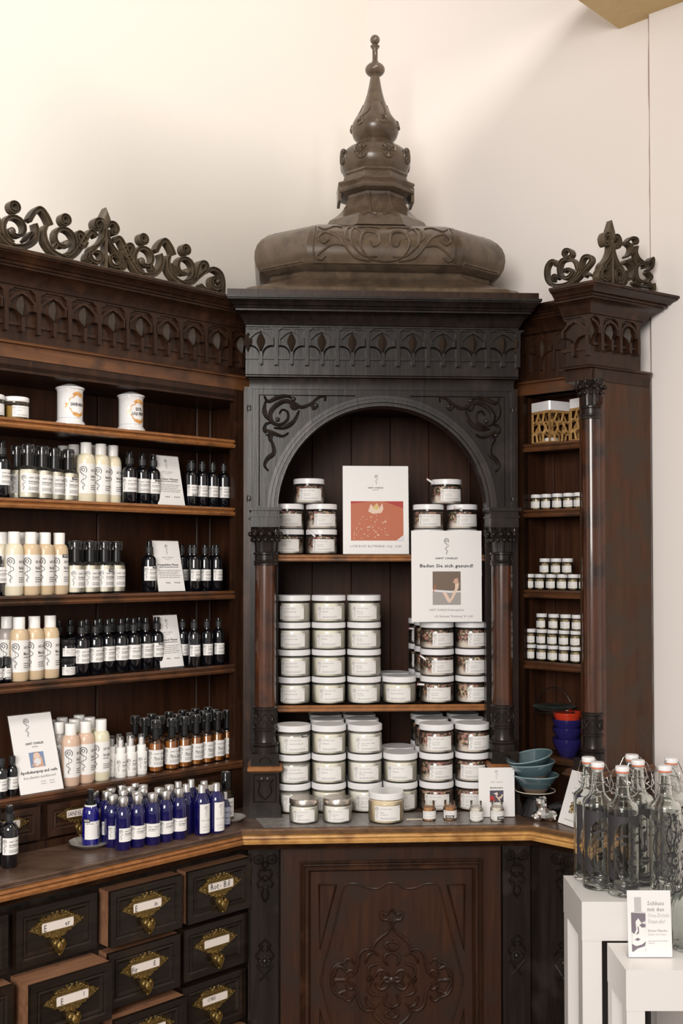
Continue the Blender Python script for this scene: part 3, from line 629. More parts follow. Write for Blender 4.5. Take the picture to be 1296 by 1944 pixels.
# ------------------------------------------------------------------ middle niche cabinet
HW = .337; RA = .2665; ZS = 1.680; ZB = ZF - .150
nc = unit('niche_cabinet', 'ebonised middle cabinet with a round-arched niche between two columns under a carved frieze', 'cabinet', CF, WT)
arc = [(RA * 1.10 * cos(pi * k / 28), ZS + RA * 1.10 * sin(pi * k / 28)) for k in range(29)]
sp = [(HW, ZS - .03), (HW, ZB)] + [(-HW, ZB), (-HW, ZS - .03), (-RA * 1.10, ZS - .03)] + arc[::-1] + [(RA * 1.10, ZS - .03)]
m = MB().prismy(sp, 0, .035); part(m, 'spandrel_panel', M['black'], nc, 25)
for i in range(7):                  # wedge pieces of the arch
    a0, a1 = pi * i / 7 + .0008, pi * (i + 1) / 7 - .0008; m = MB(); n = 8; rings = [(RA * 1.105, -.001), (RA * 1.105, .006), (RA * 1.075, .006), (RA * 1.07, .010), (RA * 1.04, .010), (RA * 1.035, .006), (RA * 1.025, .006), (RA * 1.02, .011), (RA * 1.003, .011), (RA, .008), (RA, -.04)]
    v = []
    for k in range(n + 1):
        a = a0 + (a1 - a0) * k / n; v += [(r * cos(a), -h, ZS + r * sin(a)) for r, h in rings]
    q = len(rings); m.add(v, [(k * q + j, k * q + j + 1, (k + 1) * q + j + 1, (k + 1) * q + j) for k in range(n) for j in range(q - 1)] + [tuple(range(q)), tuple(range(n * q, n * q + q))[::-1]])
    part(m, 'arch_segment', M['voussoir'], nc, 25)
# sunk border lines and scroll carving of both spandrels
m = MB(); b_ = [(-HW + .022, ZS + .012), (-HW + .022, ZB - .016), (-.07, ZB - .016)]; m.ribbon(b_, .003, .003, 'relief')
def P8(x, y): return CF.pick(430 + x / 2.125, 540 + y / 2.125, -.002)
S1 = [[(395, 470), (398, 452), (372, 455), (342, 480), (302, 495), (272, 480), (236, 470), (197, 490), (176, 522), (184, 555), (215, 566), (245, 546), (246, 516), (225, 505), (212, 522)],
      [(152, 450), (168, 472), (205, 456), (243, 450), (268, 462)], [(184, 556), (160, 563), (154, 588), (188, 600), (225, 612), (250, 598)], [(162, 600), (184, 640), (190, 680), (165, 702), (153, 730), (168, 752)],
      [(292, 508), (272, 550), (232, 578), (190, 578)], [(262, 470), (262, 488), (276, 500), (292, 494)], [(158, 470), (152, 500), (158, 530), (172, 548)], [(342, 480), (352, 498), (368, 490)], [(188, 602), (176, 622), (186, 640)]]
for c in S1: m.ribbon(smooth([P8(*p) for p in c], 4), (.005, .0135, .004), .0065, 'relief')
for x, y in ((270, 462), (205, 545), (360, 488), (165, 602)): u, z = P8(x, y); m.ball((u, -.003, z), .006, 8, 5, (1, .7, 1))
m.mirror(); part(m, 'spandrel_carving', M['black'], nc, 35)
for s in (-1, 1):                    # side strips with scalloped edge, stiles behind the columns
    m = MB(); pts = smooth([(-HW - .004, ZB - .02), (-HW + .006, ZB - .035), (-HW + .004, ZB - .05), (-HW - .004, ZB - .06)], 3)
    m.prismy([(-HW - .006, ZB), (-HW + .004, ZB), (-HW + .004, ZS - .02), (-HW - .006, ZS - .02)], -.004, .03)
    for z in (ZB - .05, ZS + .03): m.ball((-HW - .002, .0, z), .009, 8, 5, (.8, .6, 1.6))
    if s > 0: m.v = [(-x, y, z) for x, y, z in m.v]; m.f = [q[::-1] for q in m.f]
    part(m, 'edge_strip', M['black'], nc)
    x0, x1 = (-HW, -RA) if s < 0 else (RA, HW)
    part(MB().box(x0, x1, .0, .03, WT, ZS - .03), 'stile', M['black'], nc)
    cu = s * .298; cv = -.046
    m = MB(); x0, x1 = cu - .0395, cu + .0395
    def slab(a, z0, z1, vf, ex=0): m.box(cu - a, cu + a, -vf, .0, z0, z1)
    slab(.041, ZS - .004, ZS + .004, .092); slab(.0345, ZS - .016, ZS - .004, .084); slab(.038, ZS - .020, ZS - .016, .088); slab(.035, ZS - .045, ZS - .020, .085)
    part(m, 'impost_block', M['black'], nc)
    column(nc, cu, cv, 1.078, ZS - .040, .0262)
    m = MB(); slab(.034, 1.050, 1.078, .082); slab(.0355, 1.046, 1.050, .085)
    m.ribbon([(cu + .014 * cos(a), 1.056 + .014 * sin(a)) for a in [pi * k / 10 for k in range(11)]], .003, .003, 'relief', lambda x, z, h: (x, -.082 - h, z))
    slab(.035, .955, 1.036, .082); slab(.039, .930, .950, .088); slab(.041, WT, .932, .092); slab(.037, .949, .956, .085)
    f_ = lambda x, z, h: (x, -.082 - h, z)
    m.ribbon([(cu - .027, .962), (cu + .027, .962), (cu + .027, 1.028), (cu - .027, 1.028), (cu - .027, .962)], .003, .003, 'relief', f_)
    for k_ in (-1, 1): m.ribbon(smooth([(cu, .968), (cu + k_ * .016, .985), (cu + k_ * .012, 1.005), (cu + k_ * .02, 1.016)], 3), .003, .004, 'relief', f_); m.lathey([(.005, 0), (.005, .003), (.002, .004)], (cu + k_ * .007, -.082, 1.016), 10)
    part(m, 'pedestal', M['black'], nc)
    part(MB().sweep([(cu - .035, .0), (cu - .035, -.082), (cu + .035, -.082), (cu + .035, .0)], [(-.01, 1.034), (.003, 1.034), (.008, 1.038), (.008, 1.045), (.003, 1.048), (-.01, 1.048)]), 'pedestal_cap', M['edge'], nc, 30)
part(MB().sweep([(-HW, .03), (-HW, 0), (HW, 0), (HW, .03)], ledge_prof()), 'fascia_moulding', M['black'], nc, 30)
part(MB().box(-HW, HW, .0, .03, ZB - .001, ZF + .01), 'frieze_backing', M['black'], nc)
fz = frieze(nc, CF, -4.5 * FP - .001, 4.5 * FP + .001, -.012, 'black', 9, P=FP)
for s in (-1, 1): obj('leaf_bud', motif_me[('l', 'black', FP)], fz, (s * 4.5 * FP * .985, -.013, ZF - .004))
cm = MB().sweep([(-HW - .008, .1), (-HW - .008, -.014), (HW + .008, -.014), (HW + .008, .1)], crown_prof())
cm.v = [((.345 + (abs(x) - .345) * .72) * (1 if x > 0 else -1) if abs(x) > .345 else x, y, z) for x, y, z in cm.v]
part(cm, 'cornice', M['black'], nc, 25)
part(MB().box(-.394, .391, -.068, .40, ct, ct + .018), 'top_plate', M['dark'], nc)
# inside of the niche
ND = .345
part(MB().box(-HW, HW, ND, ND + .012, WT, 1.99).box(-HW, HW, .03, ND, 1.965, 1.975), 'back_panel', M['inner'], nc)
for k in range(5): part(MB().box(-.28 + .112 * k, -.28 + .112 * k + .1112, ND - .005, ND, WT, 1.965, .0015), 'back_board', M['inner'], nc)
for s in (-1, 1): part(MB().box(min(s * .285, s * .30), max(s * .285, s * .30), .03, ND, WT, 1.97), 'side_panel', M['inner'], nc)
NZ1, NZ2 = 1.568, 1.181
for z in (NZ1, NZ2):
    sh = part(MB().box(-.285, .285, .038, ND, z - .016, z), 'shelf', M['dark'], nc)
    sub(MB().sweep([(-.285, .035), (.285, .035)], [(-.02, z), (0, z), (.003, z - .003), (.003, z - .006), (0, z - .008), (.002, z - .011), (.002, z - .015), (-.003, z - .018), (-.02, z - .018)]), 'shelf_edge', M['edge'], sh, 30)
for x_ in (-HW - .02, HW): part(MB().box(x_, x_ + .02, .03, .34, WT, 2.0), 'outer_side', M['dark'], nc)

# lower middle cabinet with carved door
VB = -.165
lm = unit('lower_cabinet', 'dark lower cabinet with a large carved door panel between two carved pilasters', 'cabinet', CF, 0)
part(MB().box(-HW, HW, VB + .012, .3, 0, WT - .0495), 'carcass', M['black'], lm)
def P3(x, y, v=VB): return CF.pick(450 + x / 1.934, 1580 + y / 1.934, v)
ux = P3(567, 540)[0]
dd = part(MB().box(P3(160, 300)[0], P3(968, 300)[0], VB, VB + .014, .05, WT - .054), 'door', M['door'], lm)
z1 = P3(230, 105)[1]; xa, xb = P3(230, 105)[0], P3(900, 105)[0]
fm = MB(); 
pr_ = [(0, 0), (0, .006), (.004, .009), (.008, .006), (.010, .007), (.013, .012), (.020, .012), (.024, .004), (.026, .001)]
vs = []
for i, h in pr_: vs += [(xa + i, VB - h, .12 + i), (xb - i, VB - h, .12 + i), (xb - i, VB - h, z1 - i), (xa + i, VB - h, z1 - i)]
fm.add(vs, [(r_ * 4 + q, r_ * 4 + (q + 1) % 4, r_ * 4 + 4 + (q + 1) % 4, r_ * 4 + 4 + q) for r_ in range(len(pr_) - 1) for q in range(4)])
sub(fm, 'door_moulding', M['dark'], dd, 25)
mp_ = lambda x, z, h: (x, VB - h, z)
cv = MB()
half = [[(304, 560), (322, 470), (345, 390), (372, 280), (388, 212), (402, 190), (440, 188), (480, 203), (520, 205), (548, 188), (567, 185)],
        [(300, 190), (363, 192), (303, 430), (300, 190)],
        [(567, 342), (552, 366), (522, 388), (502, 412), (500, 436), (520, 452)], [(567, 345), (556, 322), (533, 318), (530, 292), (548, 300), (567, 280)],
        [(500, 430), (470, 428), (447, 450), (441, 488), (430, 518), (402, 534)], [(430, 482), (412, 462), (391, 475), (396, 500), (370, 490), (358, 515), (345, 542), (360, 560)],
        [(402, 536), (380, 540), (348, 545)], [(520, 480), (487, 492), (482, 520), (500, 540)], [(567, 440), (545, 448), (540, 470), (552, 486)], [(567, 400), (548, 405), (545, 420), (567, 432)],
        [(500, 440), (480, 450), (470, 480)], [(610, 520), (590, 548), (567, 540)], [(505, 530), (520, 506), (545, 510), (567, 540)], [(345, 545), (352, 580), (375, 600), (405, 606)], [(396, 560), (415, 575), (430, 566)]]
for c in half:
    for fl in (0, 1):
        pts = [(x, 1080 - y if fl else y) for x, y in c]
        for mr in (0, 1):
            q = [P3(1134 - x if mr else x, y) for x, y in pts]; q = q if len(c) == 4 and c[0] == c[-1] else smooth(q, 3)
            cv.ribbon(q, (.006, .010, .005) if c is not half[0] and c is not half[1] else .005, .0065 if c is not half[0] else .004, 'relief', mp_)
u_, z_ = P3(567, 540); cv.lathey([(.008, 0), (.008, .006), (.003, .009)], (u_, VB, z_), 12)
for fl in (0, 1):
    for s_x in (-1, 1): u2, z2 = P3(567 + s_x * 82, 540); cv.lathey([(.008, 0), (.007, .004), (.002, .005)], (u2, VB, z2), 8)
sub(cv, 'door_carving', M['door'], dd, 40)
def pilaster(U, x0, x1, v, ztop, side_v, m='black'):
    p = part(MB().box(x0, x1, v, side_v, .02, ztop), 'pilaster', M[m], U); c = (x0 + x1) / 2; w = x1 - x0
    f_ = lambda x, z, h: (x, v - h, z); q = MB()
    for s in (-1, 1): rosette(q, (c + s * w * .245, v, ztop - .022), w * .19)
    sub(q, 'rosette_pair', M[m], p, 30); q = MB(); q2 = MB(); z = ztop
    for s in (-1, 1):
        for pts in ([(0, -.050), (.010, -.046), (.016, -.056), (.010, -.066), (.002, -.060)], [(0, -.074), (.009, -.068), (.018, -.076), (.014, -.088), (.004, -.084)], [(0, -.045), (.007, -.035), (.0, -.028)], [(0, -.122), (.008, -.106), (.003, -.09)]):
            q.ribbon(smooth([(c + s * a, z + b) for a, b in pts], 3), (.003, .006, .002), .006, 'relief', f_)
        zz = z - .262
        q2.ribbon([(c, zz + .052), (c + s * .014, zz + .038), (c + s * .004, zz + .024)], .004, .005, 'relief', f_)
        q2.ribbon([(c + s * .004, zz + .038), (c + s * .022, zz + .014), (c + s * .014, zz + .004)], .004, .005, 'relief', f_)
        q2.ribbon([(c + s * .020, zz - .008), (c - s * .012, zz - .044)], .005, .005, 'relief', f_)
    q2.ball((c, v - .002, z - .262), .007, 12, 5, (1, .7, 1))
    for k in range(8): a = k * pi / 4; q2.ball((c + .0105 * cos(a), v - .001, z - .262 + .0105 * sin(a)), .0056, 8, 4, (1, .6, 1))
    sub(q, 'fleur_carving', M[m], p, 35); sub(q2, 'flower_carving', M[m], p, 35)
pilaster(lm, P3(52, 300)[0], P3(152, 300)[0], VB - .010, WT - .054, VB + .02); pilaster(lm, P3(972, 300)[0], P3(1072, 300)[0], VB - .010, WT - .054, VB + .02)

# ------------------------------------------------------------------ cupola on top
cup = unit('cupola', 'grey-brown carved cupola with a turned finial standing on top of the middle cabinet', 'cupola', CF, ct + .018)
C0 = (0, .2); zc0 = ct + .018
def hz(y, Y=3.0):
    r = ray(710, y); return EYE + r[2] / r[1] * Y
def octo(Wd, D, c, z, d=None):       # 8 points of a chamfered rectangle
    d = D * c / Wd if d is None else d
    return [(-c, C0[1] - D, z), (c, C0[1] - D, z), (Wd, C0[1] - d, z), (Wd, C0[1] + d, z), (c, C0[1] + D, z), (-c, C0[1] + D, z), (-Wd, C0[1] + d, z), (-Wd, C0[1] - d, z)]
def loft(rings, cap=True):
    m = MB(); v = []; n = len(rings[0])
    for r in rings: v += r
    f = [(i * n + k, i * n + (k + 1) % n, (i + 1) * n + (k + 1) % n, (i + 1) * n + k) for i in range(len(rings) - 1) for k in range(n)]
    if cap: f += [tuple(range(n))[::-1], tuple(range((len(rings) - 1) * n, len(rings) * n))]
    return m.add(v, f)
sk = [(.350, .258, .325, zc0), (.346, .254, .315, zc0 + .012), (.328, .240, .275, zc0 + .024), (.304, .222, .232, zc0 + .038), (.290, .212, .205, zc0 + .052), (.284, .208, .195, zc0 + .072)]
part(loft([octo(*r) for r in sk]), 'flared_skirt', M['dome'], cup, 25)
zb0 = zc0 + .062
bl = [(.280, .215, .19, zb0), (.300, .234, .191, zb0 + .001), (.316, .252, .193, zb0 + .010), (.325, .262, .195, zb0 + .026), (.329, .266, .196, zb0 + .046), (.328, .264, .195, zb0 + .064), (.322, .256, .192, zb0 + .082), (.311, .242, .187, zb0 + .098), (.294, .224, .178, zb0 + .112), (.270, .202, .165, zb0 + .123), (.235, .175, .145, zb0 + .132), (.19, .15, .115, zb0 + .139), (.13, .13, .075, zb0 + .146)]
part(loft([octo(*r) for r in bl]), 'lower_dome', M['dome'], cup, 26)
def bulge(z):
    for a, b in zip(bl, bl[1:]):
        if a[3] <= z <= b[3]: t = (z - a[3]) / (b[3] - a[3]); return [a[i] + (b[i] - a[i]) * t for i in range(3)]
    return list(bl[-1][:3] if z > bl[-1][3] else bl[0][:3])
def fb(x, z, h): w_, D, c = bulge(z); return (x, C0[1] - D - h, z)
q = MB(); Z = lambda t: zb0 + .012 + .108 * t
for s in (-1, 1):
    C = lambda L: smooth([(s * a, Z(b)) for a, b in L], 4)
    q.ribbon(C([(.0, .02), (.04, .1), (.062, .4), (.05, .75), (.02, .72), (.014, .45), (.03, .35), (.038, .5)]), (.004, .009, .003), .006, 'relief', fb)
    q.ribbon(C([(.010, .9), (.04, .95), (.08, .85), (.085, .45), (.055, .15), (.02, .12)]), (.004, .008, .003), .006, 'relief', fb)
    q.ribbon(C([(.055, .55), (.062, .82), (.09, .9), (.1, .6), (.085, .45)]), (.004, .007, .003), .005, 'relief', fb)
    q.ribbon(C([(.035, .03), (.075, .1), (.1, .35), (.118, .6), (.15, .72), (.168, .55), (.155, .4), (.14, .5)]), (.004, .009, .003), .006, 'relief', fb)
    q.ribbon(C([(.1, .35), (.13, .38), (.155, .25), (.172, .1), (.160, .04), (.148, .12)]), (.004, .008, .003), .006, 'relief', fb)
    q.ribbon(C([(.105, .9), (.125, .95), (.15, .82), (.165, .9)]), (.003, .006, .003), .005, 'relief', fb)
    q.ribbon(C([(.178, .02), (.180, .5), (.172, .95)]), .004, .004, 'relief', fb)
    # plain panel lines on the chamfered corners
    def fc(x, z, h, s=s):
        w_, D, c = bulge(z); d = D * c / w_; t = x; n = hypot(D - d, w_ - c); nx, ny = (D - d) / n, (w_ - c) / n
        return (s * (c + (w_ - c) * t + nx * h), C0[1] - (D + (d - D) * t) - ny * h, z)
    q.ribbon([(.08, Z(.0)), (.08, Z(.35)), (.08, Z(.7)), (.08, Z(.98))], .05, .003, 'relief', fc)
    q.ribbon([(.92, Z(.0)), (.92, Z(.35)), (.92, Z(.7)), (.92, Z(.98))], .05, .003, 'relief', fc)
    q.ribbon([(.08, Z(.03)), (.5, Z(.03)), (.92, Z(.03))], .004, .003, 'relief', fc)
q.ribbon([(-.18, Z(-.02)), (0, Z(-.02)), (.18, Z(-.02))], .004, .004, 'relief', fb)
part(q, 'dome_carving', M['dome'], cup, 40)
def oc(r, z, k=.4142): return octo(r, r, r * k, z, r * k)
nk = [(.150, zb0 + .143), (.128, hz(432)), (.108, hz(422)), (.092, hz(410)), (.082, hz(397)), (.077, hz(385)), (.078, hz(378))]
part(loft([oc(*r) for r in nk]), 'neck', M['dome'], cup, 20)
def fn(x, z, h):
    r = .1
    for a, b in zip(nk, nk[1:]):
        if a[1] <= z <= b[1]: r = a[0] + (b[0] - a[0]) * (z - a[1]) / (b[1] - a[1])
    return (x, C0[1] - r - h, z)
q = MB()
for s in (-1, 1):
    q.ribbon([(s * .024, hz(432)), (s * .023, hz(410)), (s * .021, hz(382))], .004, .003, 'relief', fn)
    q.ribbon(smooth([(s * .005, hz(428)), (s * .012, hz(412)), (0, hz(396))], 4), .0035, .003, 'relief', fn)
    q.ribbon(smooth([(s * .008, hz(434)), (s * .03, hz(430)), (s * .045, hz(436))], 3), .005, .005, 'relief', fn)
part(q, 'neck_carving', M['dome'], cup, 40)
cap_ = [(.080, hz(380)), (.100, hz(376)), (.103, hz(372)), (.098, hz(366)), (.104, hz(361)), (.104, hz(358)), (.086, hz(354)), (.082, hz(343)), (.086, hz(340)), (.084, hz(336)), (.06, hz(333))]
part(loft([oc(*r) for r in cap_]), 'octagonal_cap', M['dome'], cup, 20)
for s_i in (-1, 1): part(MB().box(min(s_i * .096, s_i * .104), max(s_i * .096, s_i * .104), C0[1] - .035, C0[1] + .035, hz(390), hz(364)), 'cap_drop', M['dome'], cup)
pass
ml = [(.058, hz(342)), (.075, hz(340)), (.088, hz(330)), (.0955, hz(316)), (.096, hz(308)), (.090, hz(296)), (.076, hz(287)), (.055, hz(282)), (.048, hz(280))]
part(MB().lathe(ml, 48, (0, C0[1], 0), rfun=lambda a, z: 1 + .02 * abs(cos(a * 4 + pi / 2))), 'melon_knop', M['dome'], cup)
for k in range(8):
    q = MB(); a = pi / 8 + k * pi / 4 - .1; rr = .097; zz = hz(307)
    mpf = lambda x, z, h, a=a: ((rr + h - (x * x + (z - zz) ** 2) * 5) * cos(a + x / rr), C0[1] + (rr + h - (x * x + (z - zz) ** 2) * 5) * sin(a + x / rr), z)
    q.ribbon([(.021 * cos(t * pi / 8), zz + .021 * sin(t * pi / 8)) for t in range(17)], .004, .004, 'relief', mpf)
    for j in range(8): t = j * pi / 4; q.ribbon([(.004 * cos(t), zz + .004 * sin(t)), (.012 * cos(t), zz + .012 * sin(t)), (.019 * cos(t), zz + .019 * sin(t))], (.002, .008, .005), .004, 'relief', mpf)
    q.ball(mpf(0, zz, .002), .004, 6, 4); part(q, 'rosette', M['dome'], cup, 40)
on = [(.050, hz(284)), (.053, hz(280)), (.049, hz(276)), (.046, hz(272)), (.050, hz(270)), (.060, hz(262)), (.065, hz(252)), (.066, hz(246)), (.062, hz(236)), (.052, hz(226)), (.042, hz(216)), (.033, hz(203)), (.026, hz(190)), (.021, hz(178)), (.017, hz(165)), (.014, hz(153)), (.012, hz(145))]
part(MB().lathe(on, 32, (0, C0[1], 0), rfun=lambda a, z: 1 + .03 * (z > hz(236)) * cos(a * 8)), 'onion_spire', M['dome'], cup)
q = MB()
def ro(z):
    for a, b in zip(on, on[1:]):
        if a[1] <= z <= b[1]: return a[0] + (b[0] - a[0]) * (z - a[1]) / (b[1] - a[1])
    return .05
for k in range(6):
    a = -pi / 2 + .25 + k * pi / 3
    mpf = lambda x, z, h, a=a: ((ro(z) + h) * cos(a + x / .06), C0[1] + (ro(z) + h) * sin(a + x / .06), z)
    q.ribbon([(x, z) for x, z in spiral(0, hz(243), .013, .004, R(90), -1.1)], (.003, .006, .004), .004, 'relief', mpf)
    q.ribbon(smooth([(.0, hz(234)), (.012, hz(228)), (.02, hz(214)), (.014, hz(200))], 3), (.004, .005, .002), .003, 'relief', mpf)
part(q, 'spire_carving', M['dome'], cup, 40)
part(MB().ball((0, C0[1], hz(133)), .0275, 20, 10, (1, 1, .72)).lathe([(.011, hz(148)), (.016, hz(144)), (.016, hz(142)), (.008, hz(140))], 16, (0, C0[1], 0)), 'disc_knop', M['dome'], cup)
part(MB().lathe([(.009, hz(122)), (.011, hz(119)), (.0075, hz(116)), (.0075, hz(94)), (.012, hz(90)), (.013, hz(88)), (.007, hz(86))], 16, (0, C0[1], 0)).ball((0, C0[1], hz(76)), .0135, 16, 10), 'ball_finial', M['dome'], cup)

# ------------------------------------------------------------------ right shelf cabinet with end pillar
rc = unit('corner_shelf_cabinet', 'narrow dark walnut shelf cabinet on the right with a column, end panel and small cresting', 'cabinet', RF, WT)
def RL(X, Y): return RF.loc(X, Y)
def E(t, n=0): return RL(*EF.W(t, n))     # point along the end face, n inwards
RE = .185
K = RL(KX, KY); tE = (lambda: [EF.u(1218), EF.u(1236)])()
part(MB().box(-.06, .24, .108, .112, LEDGE - .03, 2.0), 'back_panel', M['inner'], rc)
for a, b in ((-.02, RF.u(1051, .1)), (RF.u(1051, .1), .24)): part(MB().box(a + .001, b - .001, .102, .108, LEDGE, 1.99, .003), 'back_board', M['inner'], rc)
part(MB().box(-.03, 0, -.0, .104, WT, 2.0), 'left_side', M['inner'], rc)
part(MB().box(-.05, .0, -.002, .02, WT, 2.03), 'left_stile', M['dark'], rc)
for i, z in enumerate(SZ):
    sh = part(MB().box(0, .24, .004, .104, z - .018, z), 'shelf', M['dark'], rc)
    sub(MB().sweep([(0, 0), (.20, 0)], shelf_prof(z)), 'shelf_edge', M['edged'], sh, 30)
part(MB().box(-.03, .24, 0, .104, LEDGE - .02, LEDGE), 'bottom_shelf', M['dark'], rc)
part(MB().box(-.06, .26, .0, .03, 1.988, ZF + .02).box(-.06, .26, .0, .104, 1.988, 2.0), 'lintel', M['dark'], rc)
part(MB().sweep([(-.06, 0), (.185, 0)], ledge_prof()), 'fascia_moulding', M['edged'], rc, 30)
frieze(rc, RF, -.06, -.06 + FP * 3, .006, 'dark', 3)
part(MB().sweep([(-.06, .006), (.2, .006)], crown_prof()), 'cornice', M['dark'], rc, 25)
part(MB().box(-.04, .25, .012, .03, WT, LEDGE - .01).box(-.04, .25, .008, .02, WT, WT + .016), 'lower_panel', M['dark'], rc)
# end pillar: plan polygon
b0 = RL(.6, 2.690)
e1, e2 = E(.044), E(tE[1]); bk = RL(*WRF.W(tp - .03, -.004)); bk2 = RL(*WRF.W(tp - .2, -.004))
pil = [(RE, .0), (RE, -.030), e1, e2, bk, bk2, (RE + .03, .10)]
part(MB().prismz(pil, WT, ZF - .115), 'end_panel', M['side'], rc, 25)
part(MB().prismz([E(.026, .004), E(.0425, -.003), E(.047, -.003), E(.05, .02)], LEDGE, ZF - .118), 'corner_bead', M['red'], rc)
blk = [(RE - .0, .0)] + [(K[0] - .064, K[1])] + [K] + [E(tE[0])] + [E(tE[0], .1), (RE, .1)]
blk[0] = (K[0] - .064, .0)
part(MB().prismz(blk, ZF - .150, ZF + .06), 'head_block', M['dark'], rc, 25)
part(MB().sweep([(K[0] - .064, 0), (K[0] - .064, K[1]), K, E(tE[0] + .03)], ledge_prof()), 'head_ledge', M['dark'], rc, 30)
part(MB().sweep([(K[0] - .070, K[1]), K, E(tE[0]), E(tE[0], .1)], crown_prof()), 'head_cornice', M['dark'], rc, 25)
topc = MB().sweep([(K[0] - .070, .05), (K[0] - .0701, K[1]), K, E(tE[0]), E(tE[0], .1)], [(.066, 0), (.066, .001)])
part(MB().prismz([(K[0] - .070, .05), (K[0] - .070, K[1] - .066)] + [topc.v[i * 2][:2] for i in range(2, 5)] + [(RE, .1)], ct - .004, ct), 'head_top', M['dark'], rc)
# frieze pieces of the head block: on the front return and on the end face
fo = part(MB().box(K[0] - .060, K[0], K[1] - .001, K[1] + .004, ZF - .112, ZF + .002), 'head_frieze', M['dark'], rc)
obj('arch_motif', motif_me[('m', 'dark', FP)], fo, (K[0] - FP * .5, K[1], ZF - .004))
ang = EF.az - RF.az; pe = .064
motif_me['e'] = frieze_motif(pe).mesh('arch_motif', M['dark'], 30)
me_l = motif_me[('l', 'dark', FP)]
for k in range(3):
    t = pe * k
    x, y = E(t, -.001)
    if k > 0: obj('arch_motif', motif_me['e'], fo, (x, y, ZF - .004), (0, 0, ang))
    obj('leaf_bud', me_l, fo, (x, y, ZF - .004), (0, 0, ang if k else ang / 2))
hm = MB(); q = pe / 2
mm_ = frieze_motif(pe); mm_.v = [p for p in mm_.v]; 
hlf = MB(); 
for sx in (1,):
    hlf.ribbon([(sx * (q - .0075), -.033), (sx * (q - .0075), -.018), (sx * .014, -.0055), (0, .001)], .0062, .0085, 'flat'); hlf.ribbon(smooth([(.003, -.060), (.0045, -.048), (.010, -.040), (.018, -.034), (q - .006, -.032)], 4), .0038, .0115)
    hlf.prismy([(q - .0065, 0), (q - .0065, -.033), (q + .0065, -.033), (q + .0065, 0), (q + .016, .008), (q - .016, .008)], -.0085, 0); hlf.prismy([(q - .0048, -.033), (q - .0048, -.074), (q + .0048, -.074), (q + .0048, -.033)], -.012, 0)
    hlf.prismy([(0, -.055), (0, -.061), (q, -.061), (q, -.055)], -.005, 0)
x, y = E(0, -.001); obj('arch_motif', hlf.mesh('arch_motif', M['dark'], 30), fo, (x, y, ZF - .004), (0, 0, ang))
# column of the right cabinet
cx2, cz2 = 1122, 0
Yc = 2.672; cr_ = RL((1123 - 648) / F * Yc, Yc)
column(rc, cr_[0], cr_[1], LEDGE + .028, ZF - .118 - .026, .0235)
cq = MB(); 
def diam(h0, h1, r, cut=None):
    c = cr_; A = [(c[0] - r, c[1] - r), (c[0] + r * 1.0, c[1] - r), (c[0] + r, c[1] + r * .8), (c[0] - r, c[1] + r * .8)]
    # front face along R, side face turned to the end panel
    A = [(K[0] - 2 * r + .012, K[1] + .014 - (r - .030)), (K[0] + .010, K[1] + .014 - (r - .030)), E(.052, -(r - .034)), (RE + .03, 0), (K[0] - 2 * r + .012, 0)]
    cq.prismz(A, h0, h1)
diam(LEDGE, LEDGE + .028, .034); part(cq, 'column_plinth', M['black'], rc)
cq = MB(); diam(ZF - .146, ZF - .120, .036); part(cq, 'impost_block', M['dark'], rc)
cq = MB(); f2 = lambda x, z, h: (*E(.027 + x, -.004 - h), z)
for s in (-1, 1): cq.ribbon(smooth([(0, 1.99), (s * .009, 1.975), (s * .006, 1.955), (s * .010, 1.94), (0, 1.925)], 3), .003, .004, 'relief', f2)
part(cq, 'corner_carving', M['dark'], rc)
base = [(.0, .0), (K[0] - .064, .0), (K[0] - .064, K[1] + .004), (K[0] + .006, K[1] + .004), E(tE[1] - .006, -.004)]
part(MB().sweep(base, [(-.02, LEDGE + .001), (.004, LEDGE + .001), (.008, LEDGE - .003), (.008, LEDGE - .006), (.013, LEDGE - .009), (.013, LEDGE - .013), (.006, LEDGE - .018), (-.02, LEDGE - .018)]), 'base_moulding', M['edged'], rc, 30)
part(MB().prismz([(K[0] - .060, .0), (K[0] - .060, K[1] + .008), (K[0] + .004, K[1] + .008), E(tE[1] - .006, 0), E(tE[1] - .006, .05), (RE, .03)], WT, LEDGE - .01), 'base_block', M['dark'], rc)
# cresting of the end pillar
k_ = 1.0; T = .019
cre = part(MB().sweep([(K[0] - .068, K[1] - .028), (K[0] + .012, K[1] - .028), E(tE[0] + .02, -.03)], [(-.012, ct), (.010, ct), (.010, ct + .006), (-.012, ct + .006)]), 'cresting', M['crest'], rc)
g = MB()
uk = lambda px, v: RF.u(px, v)
vv = K[1] - .010
f3 = lambda x, z, h: (x, vv - h, z)
def G(L): return [RF.pick(980 + a / 4.101, 400 + b / 4.1, vv) for a, b in L]
g.ribbon(smooth(G([(330, 440), (320, 400), (285, 410), (258, 460), (262, 540), (300, 585), (380, 590), (450, 560), (500, 500), (520, 440)]), 4), (.007, .0095, .009), T, 'crest', f3)
g.ribbon(smooth(G([(500, 470), (480, 410), (430, 385), (375, 400), (355, 460), (370, 520), (420, 530), (455, 495), (440, 465), (405, 470), (400, 490)]), 4), (.009, .0095, .006), T, 'crest', f3)
g.ribbon(smooth(G([(430, 375), (455, 350), (440, 318), (405, 315), (390, 345), (408, 372), (430, 375)]), 3), .008, T, 'crest', f3)
g.ribbon(smooth(G([(440, 580), (500, 530), (560, 460), (605, 400), (590, 365), (550, 370), (530, 410), (530, 460), (520, 510)]), 4), (.008, .0095, .007), T, 'crest', f3)
g.ribbon(smooth(G([(310, 560), (310, 520), (335, 515), (345, 540)]), 3), (.006, .009, .006), T, 'crest', f3)
g.ribbon(smooth(G([(550, 525), (570, 495), (595, 510)]), 3), (.006, .009, .005), T, 'crest', f3)
sub(g, 'scroll_work', M['crest'], cre, 30)
